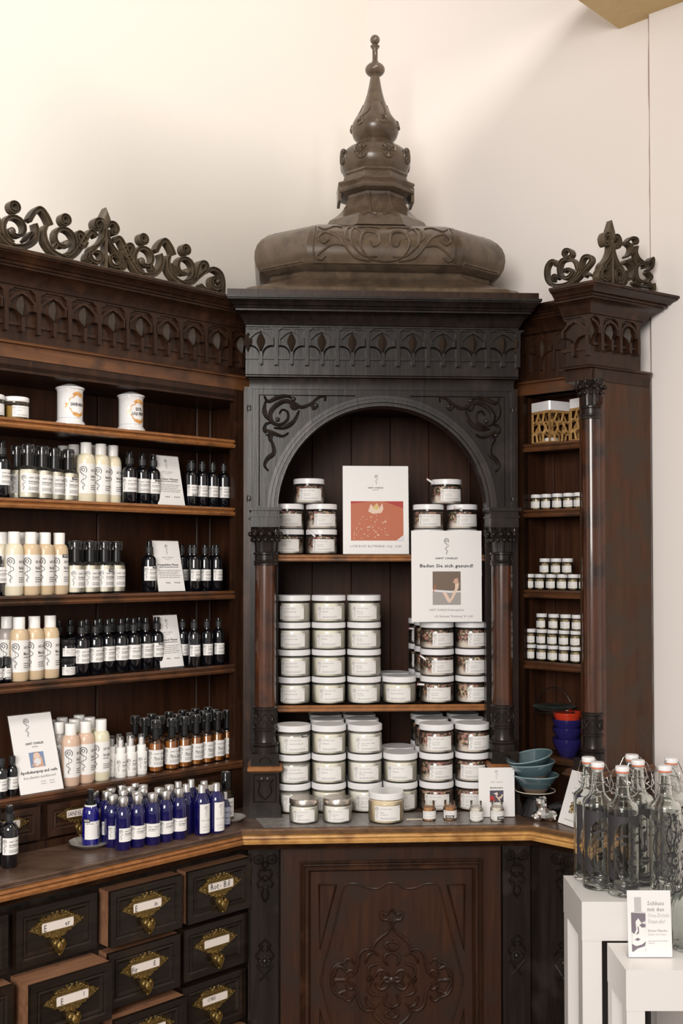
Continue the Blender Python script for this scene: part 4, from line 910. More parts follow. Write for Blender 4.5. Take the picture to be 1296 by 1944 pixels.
tf = EF.u(1154, -.02); fm_ = fleur(); x, y = E(tf, -.022)
fo_ = fm_.mesh('fleur_finial', M['crest'], 30); zt = hz(425, EF.W(tf, 0)[1]); o_ = obj('fleur_finial', fo_, cre, (x, y, ct + .004), (0, 0, ang)); 
o_.scale = (.92, .9, (zt - ct) / .146)
g = MB(); f4 = lambda x, z, h: (*E(x, -.012 - h), z)
def G2(L): return [EF.pick(980 + a / 4.101, 400 + b / 4.1, -.02) for a, b in L]
for L_, w_ in (([(815, 265), (850, 260), (880, 290), (870, 340), (840, 365)], (.006, .010, .006)), ([(845, 250), (880, 215), (920, 225), (920, 260), (890, 268)], .007), ([(925, 280), (915, 330), (935, 380), (975, 410), (1010, 405)], (.006, .011, .007)),
               ([(830, 400), (870, 420), (895, 470), (880, 530), (845, 530), (835, 470)], .009), ([(990, 420), (940, 420), (915, 460), (925, 530), (965, 560), (990, 540)], (.009, .011, .006)), ([(985, 450), (1000, 420), (1045, 375), (1040, 440), (1010, 470)], (.005, .010, .006)),
               ([(1000, 480), (1035, 520), (1010, 560), (1040, 590)], (.006, .010, .006)), ([(880, 380), (905, 400), (920, 430)], .008), ([(900, 560), (940, 585), (1000, 590), (1050, 600)], .008), ([(1052, 570), (1056, 600), (1056, 625)], .008)):
    g.ribbon(smooth(G2(L_), 4), tuple(q_ * .78 for q_ in w_) if isinstance(w_, tuple) else w_ * .78, T, 'crest', f4)
sub(g, 'scroll_work', M['crest'], cre, 30)
# lower right cabinet
lr = unit('lower_corner_cabinet', 'very dark lower cabinet with a carved pilaster, half hidden by the white tables', 'cabinet', RF, 0)
V2 = VR + .040
pts = [(-.03, .2), (-.03, V2), (RF.loc(*p3)[0] - .02, V2)]; e_ = RL(p3[0] + .16 * cos(R(36)), p3[1] + .16 * sin(R(36)))
q4 = (e_[0] - .02, e_[1] + .03)
part(MB().prismz(pts + [q4, (q4[0] - .02, .2)], 0, WT - .0495), 'carcass', M['black'], lr)
pilaster(lr, RF.loc(*p3)[0] - .092, RF.loc(*p3)[0] - .024, V2 - .008, WT - .054, V2 + .02)

# ================================================================== goods on the shelves
SPEC = {}
def P_(name, mb, m, *kids, ang=38): return (name, mb.mesh(name, M[m], ang), kids)
def spawn(kind, name, label, cat, loc, rz=0, group=None, extra=(), rot=None):
    t = thing(name, label, cat, loc, rz, group, rot)
    for nm, me, kids in tuple(SPEC[kind]) + tuple(extra):
        p = obj(nm, me, t)
        for n2, m2, _ in kids: obj(n2, m2, p)
    return t
def patch(r, x0, x1, z0, z1, n=14):  # curved label
    f = cyl(r); m = MB(); v = []; 
    for i in range(n + 1):
        x = x0 + (x1 - x0) * i / n; v += [f(x, z0, .0003), f(x, z1, .0003)]
    return m.add(v, [(2 * i, 2 * i + 2, 2 * i + 3, 2 * i + 1) for i in range(n)])
_lr = random.Random(5)
def lab(r, w, z0, z1, title, logo=True, lines=3, sub_t=True, script=False, x0=None, brand='SAINT CHARLES', mark=False, tcol=None):
    """label patch with its print"""
    x0 = -w / 2 if x0 is None else x0; h = z1 - z0; p = Print(cyl(r), .0007)
    lx = x0 + h * .16 if logo else x0
    if logo: p.logo(lx, z1 - h * .08, h * .80)
    tx = x0 + (h * .42 if logo else h * .08); tw = w - (tx - x0) - h * .06
    s = h * .125
    p.text(brand, tx, z1 - h * .27, s, fit=min(tw * .92, s * 8.5))
    if title:
        if script: p.text(title, tx, z1 - h * .62, h * .36, shear=.35, fit=min(tw, h * 1.5))
        else: p.text(title, tx, z1 - h * .47, s * 1.15, bold=.004, fit=min(tw * .85, s * .62 * len(title)))
    if sub_t: p.words(tx, tx + tw * .6, z1 - h * .55, h * .022, _lr)
    for i in range(lines): p.words(tx, tx + tw * _lr.uniform(.7, .95), z0 + h * (.26 - .065 * i), h * .02, _lr)
    if mark: p.rect(x0 + w * .92, x0 + w * .95, z1 - h * .25, z1 - h * .12)
    return ('label', patch(r, x0, x0 + w, z0, z1).mesh('label', M['paper']), (('print', p.mesh('print', M['ink']), ()),))
def tester(r, x, z, w=.0125, h=.0045, f=None):
    if f: q = Print(f, .0006); q.rect(x, x + w, z, z + h); t = Print(f, .0010)
    else: q = Print(cyl(r), .0010); q.rect(x, x + w, z, z + h, 6); t = Print(cyl(r), .0014)
    t.text('TESTER', x + w * .5, z + h * .28, h * .68, 'c', bold=.01, fit=w * .8)
    return ('tester_sticker', q.mesh('tester_sticker', M['ink']), (('lettering', t.mesh('lettering', M['paper']), ()),))
# --- black glass spray bottles
def spray(r, hb, ht, body='blackg', cap='smoke'):
    b = MB().lathe([(r * .9, 0), (r, .003), (r, hb), (r * .93, hb + .006), (r * .72, hb + .0115), (r * .42, hb + .0145), (r * .38, hb + .020)], 24)
    c = MB().lathe([(r * .48, hb + .018), (r * .55, hb + .019), (r * .55, hb + .033), (r * .42, hb + .034)], 24, rfun=lambda a, z: 1 + .03 * (int(round(a / (2 * pi) * 24)) % 2))
    a = MB().lathe([(r * .30, hb + .034), (r * .30, ht - .006), (r * .26, ht - .003)], 14); a.lathey([(.0016, r * .30), (.0016, r * .34)], (0, 0, ht - .010), 8)
    g = MB().lathe([(r * .40, hb + .034), (r * .40, ht - .002), (r * .36, ht)], 18)
    return [P_('bottle_body', b, body), P_('collar', c, 'ribp'), P_('spray_head', a, 'blackp'), P_('overcap', g, cap)]
SPEC['spray_l'] = spray(.0174, .076, .125)
SPEC['spray_s'] = spray(.0150, .076, .117)
SPEC['spray_xs'] = spray(.0125, .052, .086)
LB = {}
for nm, t in (('palo', 'Palo Santo Wasser'), ('neroli', 'Neroli Wasser'), ('sommer', 'Sommerhaut'), ('weih', 'Weihrauch Wasser'), ('rose', 'Gesichtswasser'), ('spray', 'Apothekerspray')):
    LB[nm] = lab(.0174, .045, .028, .062, t); LB[nm + '_s'] = lab(.0150, .036, .026, .054, t); LB[nm + '_x'] = lab(.0125, .030, .016, .042, t)
T_l, T_s = tester(.0178, -.002, .0575, .016, .0065), tester(.0153, -.004, .0245, .013, .005)
# --- shampoo / shower gel bottles with a white disc cap
def gel(fill, title, h=.139, r=.0205):
    hb = h - .044
    b = MB().lathe([(r * .92, 0), (r, .003), (r, hb), (r * .95, hb + .008), (r * .82, hb + .015), (r * .60, hb + .0185)], 26)
    c = MB().lathe([(r * .60, hb + .0180), (r * .62, hb + .0182), (r * .62, h - .001), (r * .59, h)], 24)
    l = lab(r, .056, .020, hb - .006, title, lines=3); return [P_('bottle_body', b, fill), P_('cap', c, 'cap'), l]
for k, f, t in (('gel_tan', 'tan', 'Winter Wunderland'), ('gel_cream', 'shade', 'Winter Wunderland'), ('gel_ent', 'shade', 'Entwirrung der Gedanken'), ('gel_pink', 'pink', 'Sinn Splash'), ('gel_lemon', 'lemon', 'Sinn Splash'), ('gel_mauve', 'mauve', 'Make a wish'), ('gel_wish', 'tan', 'Make a wish')):
    SPEC[k] = gel(f, t)
T_g = tester(.0208, -.003, .083, .018, .007)
# --- lotion pumps
def pump(fill, title, script=False, r=.0207, h=.122, hb=.066):
    b = MB().lathe([(r * .86, .003), (r * .95, .004), (r * .965, .007), (r * .965, hb - .004), (r * .9, hb - .001)], 26)
    g = MB().lathe([(r * .86, 0), (r * .97, .0015), (r, .005), (r, hb), (r * .94, hb + .004), (r * .60, hb + .007), (r * .52, hb + .008)], 26, cap=False)
    n = MB().lathe([(r * .50, hb + .006), (r * .50, h - .020), (r * .30, h - .0195), (r * .30, h - .010), (r * .42, h - .009), (r * .42, h - .003)], 20)
    n.tube([(0, 0, h - .006), (.010, -.004, h - .006), (.0125, -.005, h - .010)], .0026, 6)
    c = MB().lathe([(r * .62, h - .021), (r * .66, h - .006), (r * .60, h - .001), (.002, h + .0005)], 20, cap=False)
    return [P_('filling', b, fill), P_('glass_body', g, 'jarglass'), P_('pump_head', n, 'blackp'), P_('clear_cap', c, 'clearcap'), lab(r, .054, .014, hb - (.010 if not script else .016), title, script=script, sub_t=not script)]
SPEC['pump_white'] = pump('cream_fill', 'Entwirrung der Haut'); SPEC['pump_somm'] = pump('cream_fill', 'Sommerhaut')
SPEC['pump_amber'] = pump('amber', 'Marie Sauvage', True, r=.0178, h=.124, hb=.070)
T_p = tester(.0212, -.004, .050, .017, .006)
# --- small white sprays
def wspray(r=.0135, h=.099):
    b = MB().lathe([(r * .92, 0), (r, .002), (r, .050), (r * .97, .053), (r * .8, .055)], 22); c = MB().lathe([(r * .80, .054), (r * .80, .068), (r * .72, .070), (r * .48, .0705), (r * .45, .085), (r * .40, .087)], 20)
    g = MB().lathe([(r * .56, .070), (r * .56, .092), (r * .5, .094)], 18); return [P_('bottle_body', b, 'cap'), P_('spray_head', c, 'cap'), P_('clear_cap', g, 'clearcap'), lab(r, .034, .010, .044, 'Sinn Splash')]
SPEC['white_spray'] = wspray()
# --- cobalt bottles
def cobalt(r=.0176, h=.112, cap='wide'):
    hb = h - .043
    b = MB().lathe([(r * .88, 0), (r, .003), (r, hb), (r * .985, hb + .005), (r * .92, hb + .011), (r * .78, hb + .0175), (r * .58, hb + .0225), (r * .50, hb + .026)], 26)
    c = MB().lathe([(r * .60, hb + .024), (r * .62, hb + .025), (r * .62, h - .001), (r * .58, h)], 24) if cap == 'wide' else MB().lathe([(r * .50, hb + .024), (r * .50, hb + .026), (r * .46, hb + .027), (r * .46, h - .002), (r * .42, h)], 24)
    return b, c
b, c = cobalt(); SPEC['cobalt'] = [P_('bottle_body', b, 'blue'), P_('screw_cap', c, 'silver'), lab(.0176, .042, .019, .048, 'THE BEAUTY', lines=0)]
b, c = cobalt(.0185, .112, 'thin'); z = Print(cyl(.0185), .0007); z.logo(.004, .067, .026).text('SAINT CHARLES', .004, .033, .0038, 'c', fit=.024).text('B.E', .004, .023, .003, 'c').text('KÖRPERLOTION', .004, .018, .003, 'c', fit=.018).words(-.003, .012, .012, .0006)
SPEC['cobalt_tall'] = [P_('bottle_body', b, 'blue'), P_('screw_cap', c, 'silver'), ('label', patch(.0185, -.011, .022, .005, .071).mesh('label', M['paper']), (('print', z.mesh('print', M['grey']), ()),))]
b, c = cobalt(.0130, .080, 'thin'); z = Print(cyl(.013), .0007); z.text('VINAIGRE', 0, .032, .0055, 'c', fit=.018).text('des', 0, .026, .003, 'c').text('LEGENDES', 0, .019, .0055, 'c', fit=.019).words(-.008, .008, .012, .0008)
m_lilac = M['pale']; M['lilac'] = mat('lilac_label', (.38, .40, .52), .5)
SPEC['cobalt_small'] = [P_('bottle_body', b, 'blue'), P_('screw_cap', c, 'silver'), ('label', patch(.013, -.013, .013, .006, .046).mesh('label', M['lilac']), (('print', z.mesh('print', M['ink']), ()),))]
b = MB().lathe([(.0155, 0), (.0188, .003), (.0188, .066), (.0175, .076), (.013, .084), (.0095, .088)], 26); c = MB().lathe([(.0115, .086), (.0115, .098), (.0065, .100), (.0065, .112), (.0075, .113), (.0075, .121)], 20); c.tube([(0, 0, .117), (0, -.014, .117)], .003, 8); ring = MB().lathe([(.0125, .084), (.0135, .085), (.0135, .0865), (.0118, .088)], 20)
z = Print(cyl(.0188), .0007); z.text('SAINT CHARLES', -.018, .048, .0038, fit=.016).rect(.004, .0055, .049, .0505).words(.008, .009, .02, .024).words(.011, .012, .02, .024)
SPEC['cobalt_pump'] = [P_('bottle_body', b, 'bluelit'), P_('pump_head', c, 'blackp'), P_('neck_ring', ring, 'lid'), ('label', patch(.0188, -.022, .020, .015, .054).mesh('label', M['paper']), (('print', z.mesh('print', M['ink']), ()),)), tester(.0190, -.024, .052, .014, .008)]
b = MB().lathe([(.016, 0), (.0195, .003), (.0195, .056), (.017, .066), (.010, .072)], 24); c = MB().lathe([(.010, .070), (.010, .086), (.006, .087), (.006, .108)], 16); c.tube([(0, 0, .104), (0, -.013, .104)], .003, 6); g = MB().lathe([(.0115, .075), (.0115, .113), (.010, .115)], 18)
SPEC['clear_pump'] = [P_('glass_body', b, 'jarglass'), P_('filling', MB().lathe([(.0175, .003), (.0185, .004), (.0185, .030)], 22), 'yellowoil'), P_('pump_head', c, 'blackp'), P_('overcap', g, 'smoke'), lab(.0195, .046, .010, .054, 'Massageöl')]
# --- jars
def jar(r, h, fill, title, lidm='lid', fh=None, seed=0, lid_h=None, loff=0, big=True):
    lh = lid_h or h * .215; fh = fh or h * .70; q = h - lh
    l = MB().lathe([(r * .965, q), (r * .985, q + .0008), (r * .985, h - .002), (r * .95, h - .0003), (r * .80, h - .0008)], 36)
    g = MB().lathe([(r * .86, 0), (r * .95, .0015), (r * .985, .006), (r * .985, h * .66), (r * .96, h * .70), (r * .925, h * .72), (r * .925, q + .001)], 36, cap=False); g.lathe([(r * .86, 0), (.001, .0004)], 36, cap=False)
    f = MB().lathe([(r * .82, .002), (r * .93, .004), (r * .955, .009), (r * .955, min(fh, h * .655)), (r * .92, fh), (r * .5, fh + .001)], 30)
    w = r * 1.5; s = [P_('lid', l, lidm), P_('glass_body', g, 'jarglass'), P_('filling', f, fill)]
    f_ = cyl(r * .99); p = Print(f_, .0007); x0 = -w / 2 + loff; z0, z1 = h * .12, h * .60; H = z1 - z0
    p.logo(x0 + H * .16, z1 - H * .06, H * .84); p.text('SAINT CHARLES COSMETICS', x0 + H * .42, z1 - H * .22, H * .10, fit=w * .44)
    p.text(title[0], x0 + H * .42, z1 - H * .46, H * .11, bold=.004, fit=H * .055 * len(title[0]))
    if len(title) > 1: p.text(title[1], x0 + H * .42, z1 - H * .60, H * .10, bold=.003, fit=H * .052 * len(title[1]))
    for i in range(2): p.words(x0 + H * .42, x0 + w * _lr.uniform(.72, .85), z0 + H * (.20 - .07 * i), H * .022, _lr)
    p.rect(x0 + w * .93, x0 + w * .96, z1 - H * .16, z1 - H * .06)
    s.append(('label', patch(r * .99, x0, x0 + w, z0, z1, 12).mesh('label', M['paper']), (('print', p.mesh('print', M['grey']), ()),))); return s
JR, JH = .0452, .0705
tt = dict(bad=('Badesalz Kristall',), milch=('Milchbad',), meer=('Meersalz', 'Totes Meer'), lily=('Lily of the valley', 'Badesalz'), basen=('Basisches Badesalz',), love=('Love Boat', 'Blütenbad'))
for i, k in enumerate(('bad', 'milch', 'meer', 'basen')):
    SPEC['jar_' + k] = jar(JR, JH, 'powder' if i % 2 == 0 else 'powder2', tt[k], loff=(-.004, .004, 0, -.008)[i]); 
SPEC['jar_lily'] = jar(.0445, .0722, 'powder', tt['lily'], loff=.006); SPEC['jar_w1'] = jar(.0445, .0722, 'powder', tt['basen'], loff=.006, fh=.046); SPEC['jar_w2'] = jar(.0445, .0722, 'powder2', tt['milch'], loff=0)
SPEC['jar_love'] = jar(JR, JH, 'petals', tt['love'], loff=.008); SPEC['jar_lovew'] = jar(.0445, .0722, 'petals', tt['love'], loff=.004)
SPEC['jar_lovel'] = jar(.0415, .066, 'petals', tt['love'], loff=.006)
SPEC['jar_oat'] = jar(.0435, .073, 'oat', ('Kakao', 'Vanillebad'), fh=.056)
SPEC['jar_tin'] = jar(.036, .058, 'powder', ('Sheabutter', 'Balsam'), 'tin', lid_h=.013)
SPEC['jar_green'] = jar(.0285, .051, 'yellowoil', ('Bonbons',), fh=.030)
SPEC['jar_black'] = [P_('lid', MB().lathe([(.0185, .030), (.0190, .031), (.0190, .040), (.017, .042)], 24), 'blackp'), P_('glass_body', MB().lathe([(.016, 0), (.0188, .002), (.0188, .026), (.017, .030)], 24), 'blackg'), lab(.0188, .040, .004, .022, 'Creme', lines=1)]
def minijar(r=.0142, h=.041, fill='herbs', lid='lid', title='', open_=False):
    q = h - .0095; f = MB().lathe([(r * .90, .002), (r * .94, .004), (r * .94, h * .66), (r * .8, h * .70)], 16); g = MB().lathe([(r * .9, 0), (r, .002), (r, h * .66), (r * .84, h * .72), (r * .84, q if not open_ else h)], 16, cap=False)
    p = Print(cyl(r), .0006); p.text('SAINT CHARLES', -r * 1.0, h * .47, h * .055, fit=r * 1.1)
    if title: p.text(title, -r * 1.0, h * .38, h * .06, fit=r * 1.2)
    p.words(-r, r * .8, h * .26, .0005, _lr).words(-r, r * .4, h * .20, .0005, _lr)
    s = [P_('filling', f, fill), P_('glass_body', g, 'jarglass'), ('label', patch(r, -r * 1.25, r * 1.25, h * .13, h * .54, 8).mesh('label', M['paper']), (('print', p.mesh('print', M['grey']), ()),))]
    if lid: s.insert(0, P_('lid', MB().lathe([(r * .98, q), (r * 1.0, q + .0006), (r * 1.0, h - .0008), (r * .94, h)], 18), lid))
    return s
SPEC['mini'] = minijar(); SPEC['mini2'] = minijar(title='Kräuter'); SPEC['mini_orange'] = minijar(.0165, .046, 'grains', None, 'Weihrauch', True); SPEC['mini_white'] = minijar(.0165, .048, 'resin', None, 'Copal', True)
SPEC['dropper'] = [P_('bottle_body', MB().lathe([(.0085, 0), (.0098, .002), (.0098, .033), (.007, .039)], 18), 'blackg'), P_('cap', MB().lathe([(.0085, .038), (.0085, .053), (.005, .055)], 18), 'ribp'), lab(.0098, .026, .010, .031, 'Duftöl', lines=1), tester(.0100, -.008, .006, .017, .006)]
# --- porcelain apothecary jars
def porcelain(lines_):
    b = MB().lathe([(.032, 0), (.0345, .002), (.0345, .006), (.0305, .011), (.0292, .013), (.0292, .078), (.0305, .080), (.0305, .084)], 32)
    l = MB().lathe([(.0325, .083), (.0335, .085), (.0325, .0875), (.026, .091), (.012, .096), (.008, .0975), (.004, .098)], 32)
    f = cyl(.0292); o = Print(f, .0006); th = [2 * pi * k / 40 for k in range(41)]
    x0 = .006
    o.band([(x0 + .0225 * cos(a) * (1 + .06 * sin(8 * a)), .047 + .021 * sin(a) * (1 + .06 * sin(8 * a))) for a in th], .0022)
    o.band(smooth([(x0 - .012, .068), (x0 - .004, .073), (x0 + .006, .071), (x0 + .013, .068)], 3), .006); o.band(smooth([(x0 - .012, .027), (x0 - .003, .0225), (x0 + .005, .0225), (x0 + .013, .027)], 3), .006)
    o.band([(x0 - .029, .040), (x0 - .025, .045), (x0 - .029, .050)], .004); o.band([(x0 - .0245, .054), (x0 - .023, .047), (x0 - .0245, .040)], .003); o.band([(x0 + .0245, .054), (x0 + .023, .047), (x0 + .0245, .040)], .003)
    o.band([(x0, .076), (x0, .080)], .001); o.band([(x0, .015), (x0, .019)], .001)
    t = Print(f, .0008)
    for i, s in enumerate(lines_): t.text(s, x0, .044 + (.005 - .0105 * i if len(lines_) > 1 else 0), .010, 'c', fit=.036 if len(s) > 5 else .018, bold=.01)
    rg = Print(f, .0005); rg.band([(x, .0165) for x in [-.045 + .0045 * i for i in range(21)]], .0006)
    return [P_('jar_body', b, 'porcelain', ('gilt_cartouche', o.mesh('gilt_cartouche', M['orn']), ()), ('lettering', t.mesh('lettering', M['ink']), ()), ('blue_line', rg.mesh('blue_line', M['lilac']), ())), P_('lid', l, 'porcelain')]
SPEC['por1'] = porcelain(['SANDARAC']); SPEC['por2'] = porcelain(['EXTR.', 'LIQUIRIT.'])

# ------------------------------------------------------------------ placing
ORD = ['first', 'second', 'third', 'fourth', 'fifth', 'sixth', 'seventh', 'eighth', 'ninth', 'tenth', 'eleventh', 'twelfth']
rj = random.Random(11)
def put(kind, name, label, cat, fr, px, v, z, group=None, extra=(), turn=0, jit=.12):
    u = fr.u(px, v); x, y = fr.W(u, v)
    return spawn(kind, name, label, cat, (x, y, z), fr.az + turn + rj.uniform(-jit, jit), group, extra)
Lv = .012                              # small clearance above a board is never needed: things stand on it
z1, z2, z3, z4 = SZ
# shelf 1
put('por1', 'apothecary_jar', 'white lidded porcelain jar lettered SANDARAC in a gilt frame', 'jar', LF, 131, .045, z1, 'porcelain jars on the top shelf', turn=-.1, jit=0)
put('por2', 'apothecary_jar', 'white lidded porcelain jar lettered EXTR. LIQUIRIT. in a gilt frame', 'jar', LF, 247, .045, z1, 'porcelain jars on the top shelf', turn=-.1, jit=0)
put('jar_green', 'glass_jar', 'small glass jar of greenish filling, white lid, left of the porcelain jars', 'jar', LF, 28, .045, z1, 'glass jars on the top shelf', turn=.0, jit=0)
put('jar_green', 'glass_jar', 'small white-lidded glass jar cut off by the left edge of the top shelf', 'jar', LF, -19, .045, z1, 'glass jars on the top shelf', jit=0)
# shelf 2
def row(kind, name, cat, fr, pxs, v, z, group, lab_, extra=None, **k):
    for i, px in enumerate(pxs):
        kk = dict(k); e = (extra or {}).get(i, ())
        put(kind, name, lab_(i), cat, fr, px, v if not isinstance(v, (list, tuple)) else v[i], z, group, (LBL,) + tuple(e) if LBL else tuple(e), **kk)
LBL = LB['rose']; row('spray_l', 'spray_bottle', 'bottle', LF, [2], .032, z2, None, lambda i: 'black spray bottle cut by the left edge beside the white lotion pumps, second shelf down', jit=0)
LBL = None
row('pump_white', 'pump_bottle', 'bottle', LF, [52, 79, 102, 129], [.026, .030, .034, .040], z2, 'white lotion pumps on the second shelf', lambda i: ('%s of the front white lotion pumps with clear caps, second shelf' % ['leftmost', 'second from left', 'third from left'][i]) if i < 3 else 'white lotion pump with a black TESTER sticker and bare pump, beside the gel bottles', {3: (T_p,)})
row('pump_white', 'pump_bottle', 'bottle', LF, [31, 62, 88, 112], [.058, .082, .082, .084], z2, 'white lotion pumps on the second shelf', lambda i: '%s white lotion pump in the back row behind the front pumps, second shelf' % ['leftmost', 'second', 'third', 'rightmost'][i])
row('gel_ent', 'gel_bottle', 'bottle', LF, [162, 190, 213], [.028, .040, .045], z2, 'cream gel bottles on the second shelf', lambda i: '%s of three cream-coloured gel bottles in front, white caps, second shelf' % ['left', 'middle', 'right'][i], turn=-.1)
row('gel_ent', 'gel_bottle', 'bottle', LF, [119, 139, 172, 198], [.088, .088, .094, .094], z2, 'cream gel bottles on the second shelf', lambda i: '%s gel bottle of the back row, only white cap and shoulder showing, second shelf' % ['leftmost', 'second', 'third', 'rightmost'][i])
LBL = LB['palo']; row('spray_l', 'spray_bottle', 'bottle', LF, [245, 269, 290], [.032, .045, .040], z2, 'black sprays by the second-shelf sign', lambda i: ['left black glass spray bottle next to the cream gel bottles, second shelf', 'black glass spray bottle between its twin and the TESTER one, second shelf', 'black spray bottle with TESTER sticker beside the tilted sign, second shelf'][i], {2: (T_l,)}, turn=-.25)
LBL = LB['rose_s']; row('spray_s', 'spray_bottle', 'bottle', LF, [363, 383, 403, 424], [.035, .036, .036, .036], z2, 'slim black sprays at the right end of the second shelf', lambda i: '%s slim black spray bottle right of the sign, second shelf' % (ORD[i] + (' TESTER' if i == 0 else '')), {0: (T_s,)}, turn=-.1)
row('spray_s', 'spray_bottle', 'bottle', LF, [360, 384], .075, z2, 'slim black sprays at the right end of the second shelf', lambda i: '%s slim black spray bottle hidden behind the front row right of the sign, second shelf' % ['left', 'right'][i])
# shelf 3
LBL = LB['neroli']; row('spray_xs', 'spray_bottle', 'bottle', LF, [-3], .035, z3, None, lambda i: 'black spray bottle cut by the left edge, third shelf', jit=0)
LBL = None
put('gel_cream', 'gel_bottle', 'palest gel bottle, leftmost whole one on the third shelf', 'bottle', LF, 26, .026, z3, 'gel bottles on the third shelf', jit=.03)
row('gel_tan', 'gel_bottle', 'bottle', LF, [58, 85, 112], [.028, .034, .036], z3, 'gel bottles on the third shelf', lambda i: ['tan gel bottle right of the palest one, third shelf', 'tan gel bottle between two tan twins, third shelf', 'tan gel bottle with a TESTER sticker, third shelf'][i], {2: (T_g,)}, jit=.05, turn=-.05)
row('gel_cream', 'gel_bottle', 'bottle', LF, [3, 37, 64], [.080, .080, .080], z3, 'gel bottles on the third shelf', lambda i: '%s gel bottle at the back, mostly its cap visible, third shelf' % ['leftmost', 'middle', 'right'][i])
row('pump_somm', 'pump_bottle', 'bottle', LF, [143, 171, 198, 221], [.038, .045, .040, .052], z3, 'white lotion pumps on the third shelf', lambda i: ['leftmost front white lotion pump, beside the TESTER gel bottle, third shelf', 'second front white lotion pump from the left, third shelf', 'white lotion pump with TESTER sticker and no cap, third shelf', 'rightmost white lotion pump before the empty gap, third shelf'][i], {2: (T_p,)}, jit=.25)
row('pump_somm', 'pump_bottle', 'bottle', LF, [130, 153, 181, 205], .088, z3, 'white lotion pumps on the third shelf', lambda i: '%s lotion pump of the back row, black neck showing between front pumps, third shelf' % ['leftmost', 'second', 'third', 'rightmost'][i])
LBL = LB['neroli']; row('spray_l', 'spray_bottle', 'bottle', LF, [283], .045, z3, None, lambda i: 'lone black spray bottle with TESTER sticker left of the sign, third shelf', {0: (T_l,)}, jit=0)
LBL = LB['rose_s']; row('spray_s', 'spray_bottle', 'bottle', LF, [369, 389, 411], [.030, .036, .030], z3, 'slim black sprays at the right of the third shelf', lambda i: '%s slim black spray bottle in front, right of the sign, third shelf' % ['left', 'middle', 'right'][i], {0: (T_s,)}, turn=-.1)
row('spray_s', 'spray_bottle', 'bottle', LF, [345, 361, 404], .082, z3, 'slim black sprays at the right of the third shelf', lambda i: '%s slim black spray bottle at the back, right of the sign, third shelf' % ['left', 'middle', 'right'][i])
# shelf 4
LBL = None
row('dropper', 'dropper_bottle', 'bottle', LF, [-2, 14], .020, z4, 'tiny black droppers on the fourth shelf', lambda i: ['tiny black dropper bottle cut by the left edge, fourth shelf', 'tiny black dropper bottle with TESTER band, before the gel bottles'][i], jit=0)
put('gel_mauve', 'gel_bottle', 'greyish gel bottle in shade behind the dropper bottles, fourth shelf', 'bottle', LF, 14, .062, z4, 'gel bottles on the fourth shelf', jit=0)
row('gel_wish', 'gel_bottle', 'bottle', LF, [37, 66, 96], [.028, .036, .034], z4, 'gel bottles on the fourth shelf', lambda i: '%s of three tan gel bottles in front, fourth shelf' % ['left', 'middle', 'right'][i], jit=.15)
o1 = put('jar_black', 'black_jar', 'black glass cream jar standing on the fourth shelf under its twin', 'jar', LF, 128, .040, z4, 'black cream jars', jit=0)
o1 = put('jar_black', 'black_jar', 'black glass cream jar stacked on top of another, fourth shelf', 'jar', LF, 128.5, .040, z4 + .0421, 'black cream jars', jit=0)
LBL = LB['sommer']; row('spray_l', 'spray_bottle', 'bottle', LF, [156, 182, 205, 230], [.032, .038, .045, .038], z4, 'black sprays in the middle of the fourth shelf', lambda i: '%s black spray bottle right of the black cream jars, fourth shelf' % ORD[i], jit=.06)
LBL = LB['weih']; row('spray_l', 'spray_bottle', 'bottle', LF, [254, 277, 298], [.042, .052, .045], z4, 'black sprays in the middle of the fourth shelf', lambda i: ['black spray bottle second left of the TESTER one by the sign, fourth shelf', 'black spray bottle just left of the TESTER one, fourth shelf', 'black TESTER spray bottle touching the sign, fourth shelf'][i], {2: (T_l,)}, jit=.1, turn=-.15)
LBL = LB['sommer']; row('spray_l', 'spray_bottle', 'bottle', LF, [112, 134, 165, 190, 214, 242, 265], .100, z4, 'black sprays in the middle of the fourth shelf', lambda i: '%s black spray bottle from the left in the back row, fourth shelf' % ORD[i])
LBL = LB['rose_s']; row('spray_s', 'spray_bottle', 'bottle', LF, [369, 393, 415], [.018, .022, .026], z4, 'slim black sprays at the right of the fourth shelf', lambda i: ['slim black spray bottle with TESTER band below its label, fourth shelf', 'slim black spray bottle between two others at the right, fourth shelf', 'rightmost slim black spray bottle, fourth shelf'][i], {0: (T_s,)}, turn=-.1)
row('spray_s', 'spray_bottle', 'bottle', LF, [347], .060, z4, 'slim black sprays at the right of the fourth shelf', lambda i: 'slim black spray bottle half behind the sign edge, fourth shelf')
# ledge
zL = LEDGE
LBL = LB['spray_x']; row('spray_xs', 'spray_bottle', 'bottle', LF, [6, 26], [.012, .018], zL, 'small black sprays left of the largest sign', lambda i: ['small black spray bottle cut by the left edge, bottom shelf', 'small black spray bottle just left of the big tilted sign, bottom shelf'][i], jit=.1)
LBL = None
row('gel_pink', 'gel_bottle', 'bottle', LF, [136, 164], [.030, .036], zL, 'gel bottles on the bottom shelf', lambda i: ['front pinkish gel bottle right of the big tilted sign, bottom shelf', 'pinkish gel bottle left of the yellowish one, bottom shelf'][i], jit=.1)
put('gel_lemon', 'gel_bottle', 'pale yellowish gel bottle beside the small white sprays, bottom shelf', 'bottle', LF, 193.5, .028, zL, 'gel bottles on the bottom shelf', jit=0, turn=-.35)
put('gel_mauve', 'gel_bottle', 'greyish gel bottle half hidden by the big tilted sign, bottom shelf', 'bottle', LF, 113, .058, zL, 'gel bottles on the bottom shelf', jit=0)
row('gel_lemon', 'gel_bottle', 'bottle', LF, [97, 120, 143, 152, 172], [.10, .115, .085, .135, .085], zL, 'gel bottles on the bottom shelf', lambda i: '%s gel bottle from the left in the back row, white cap showing, bottom shelf' % ORD[i])
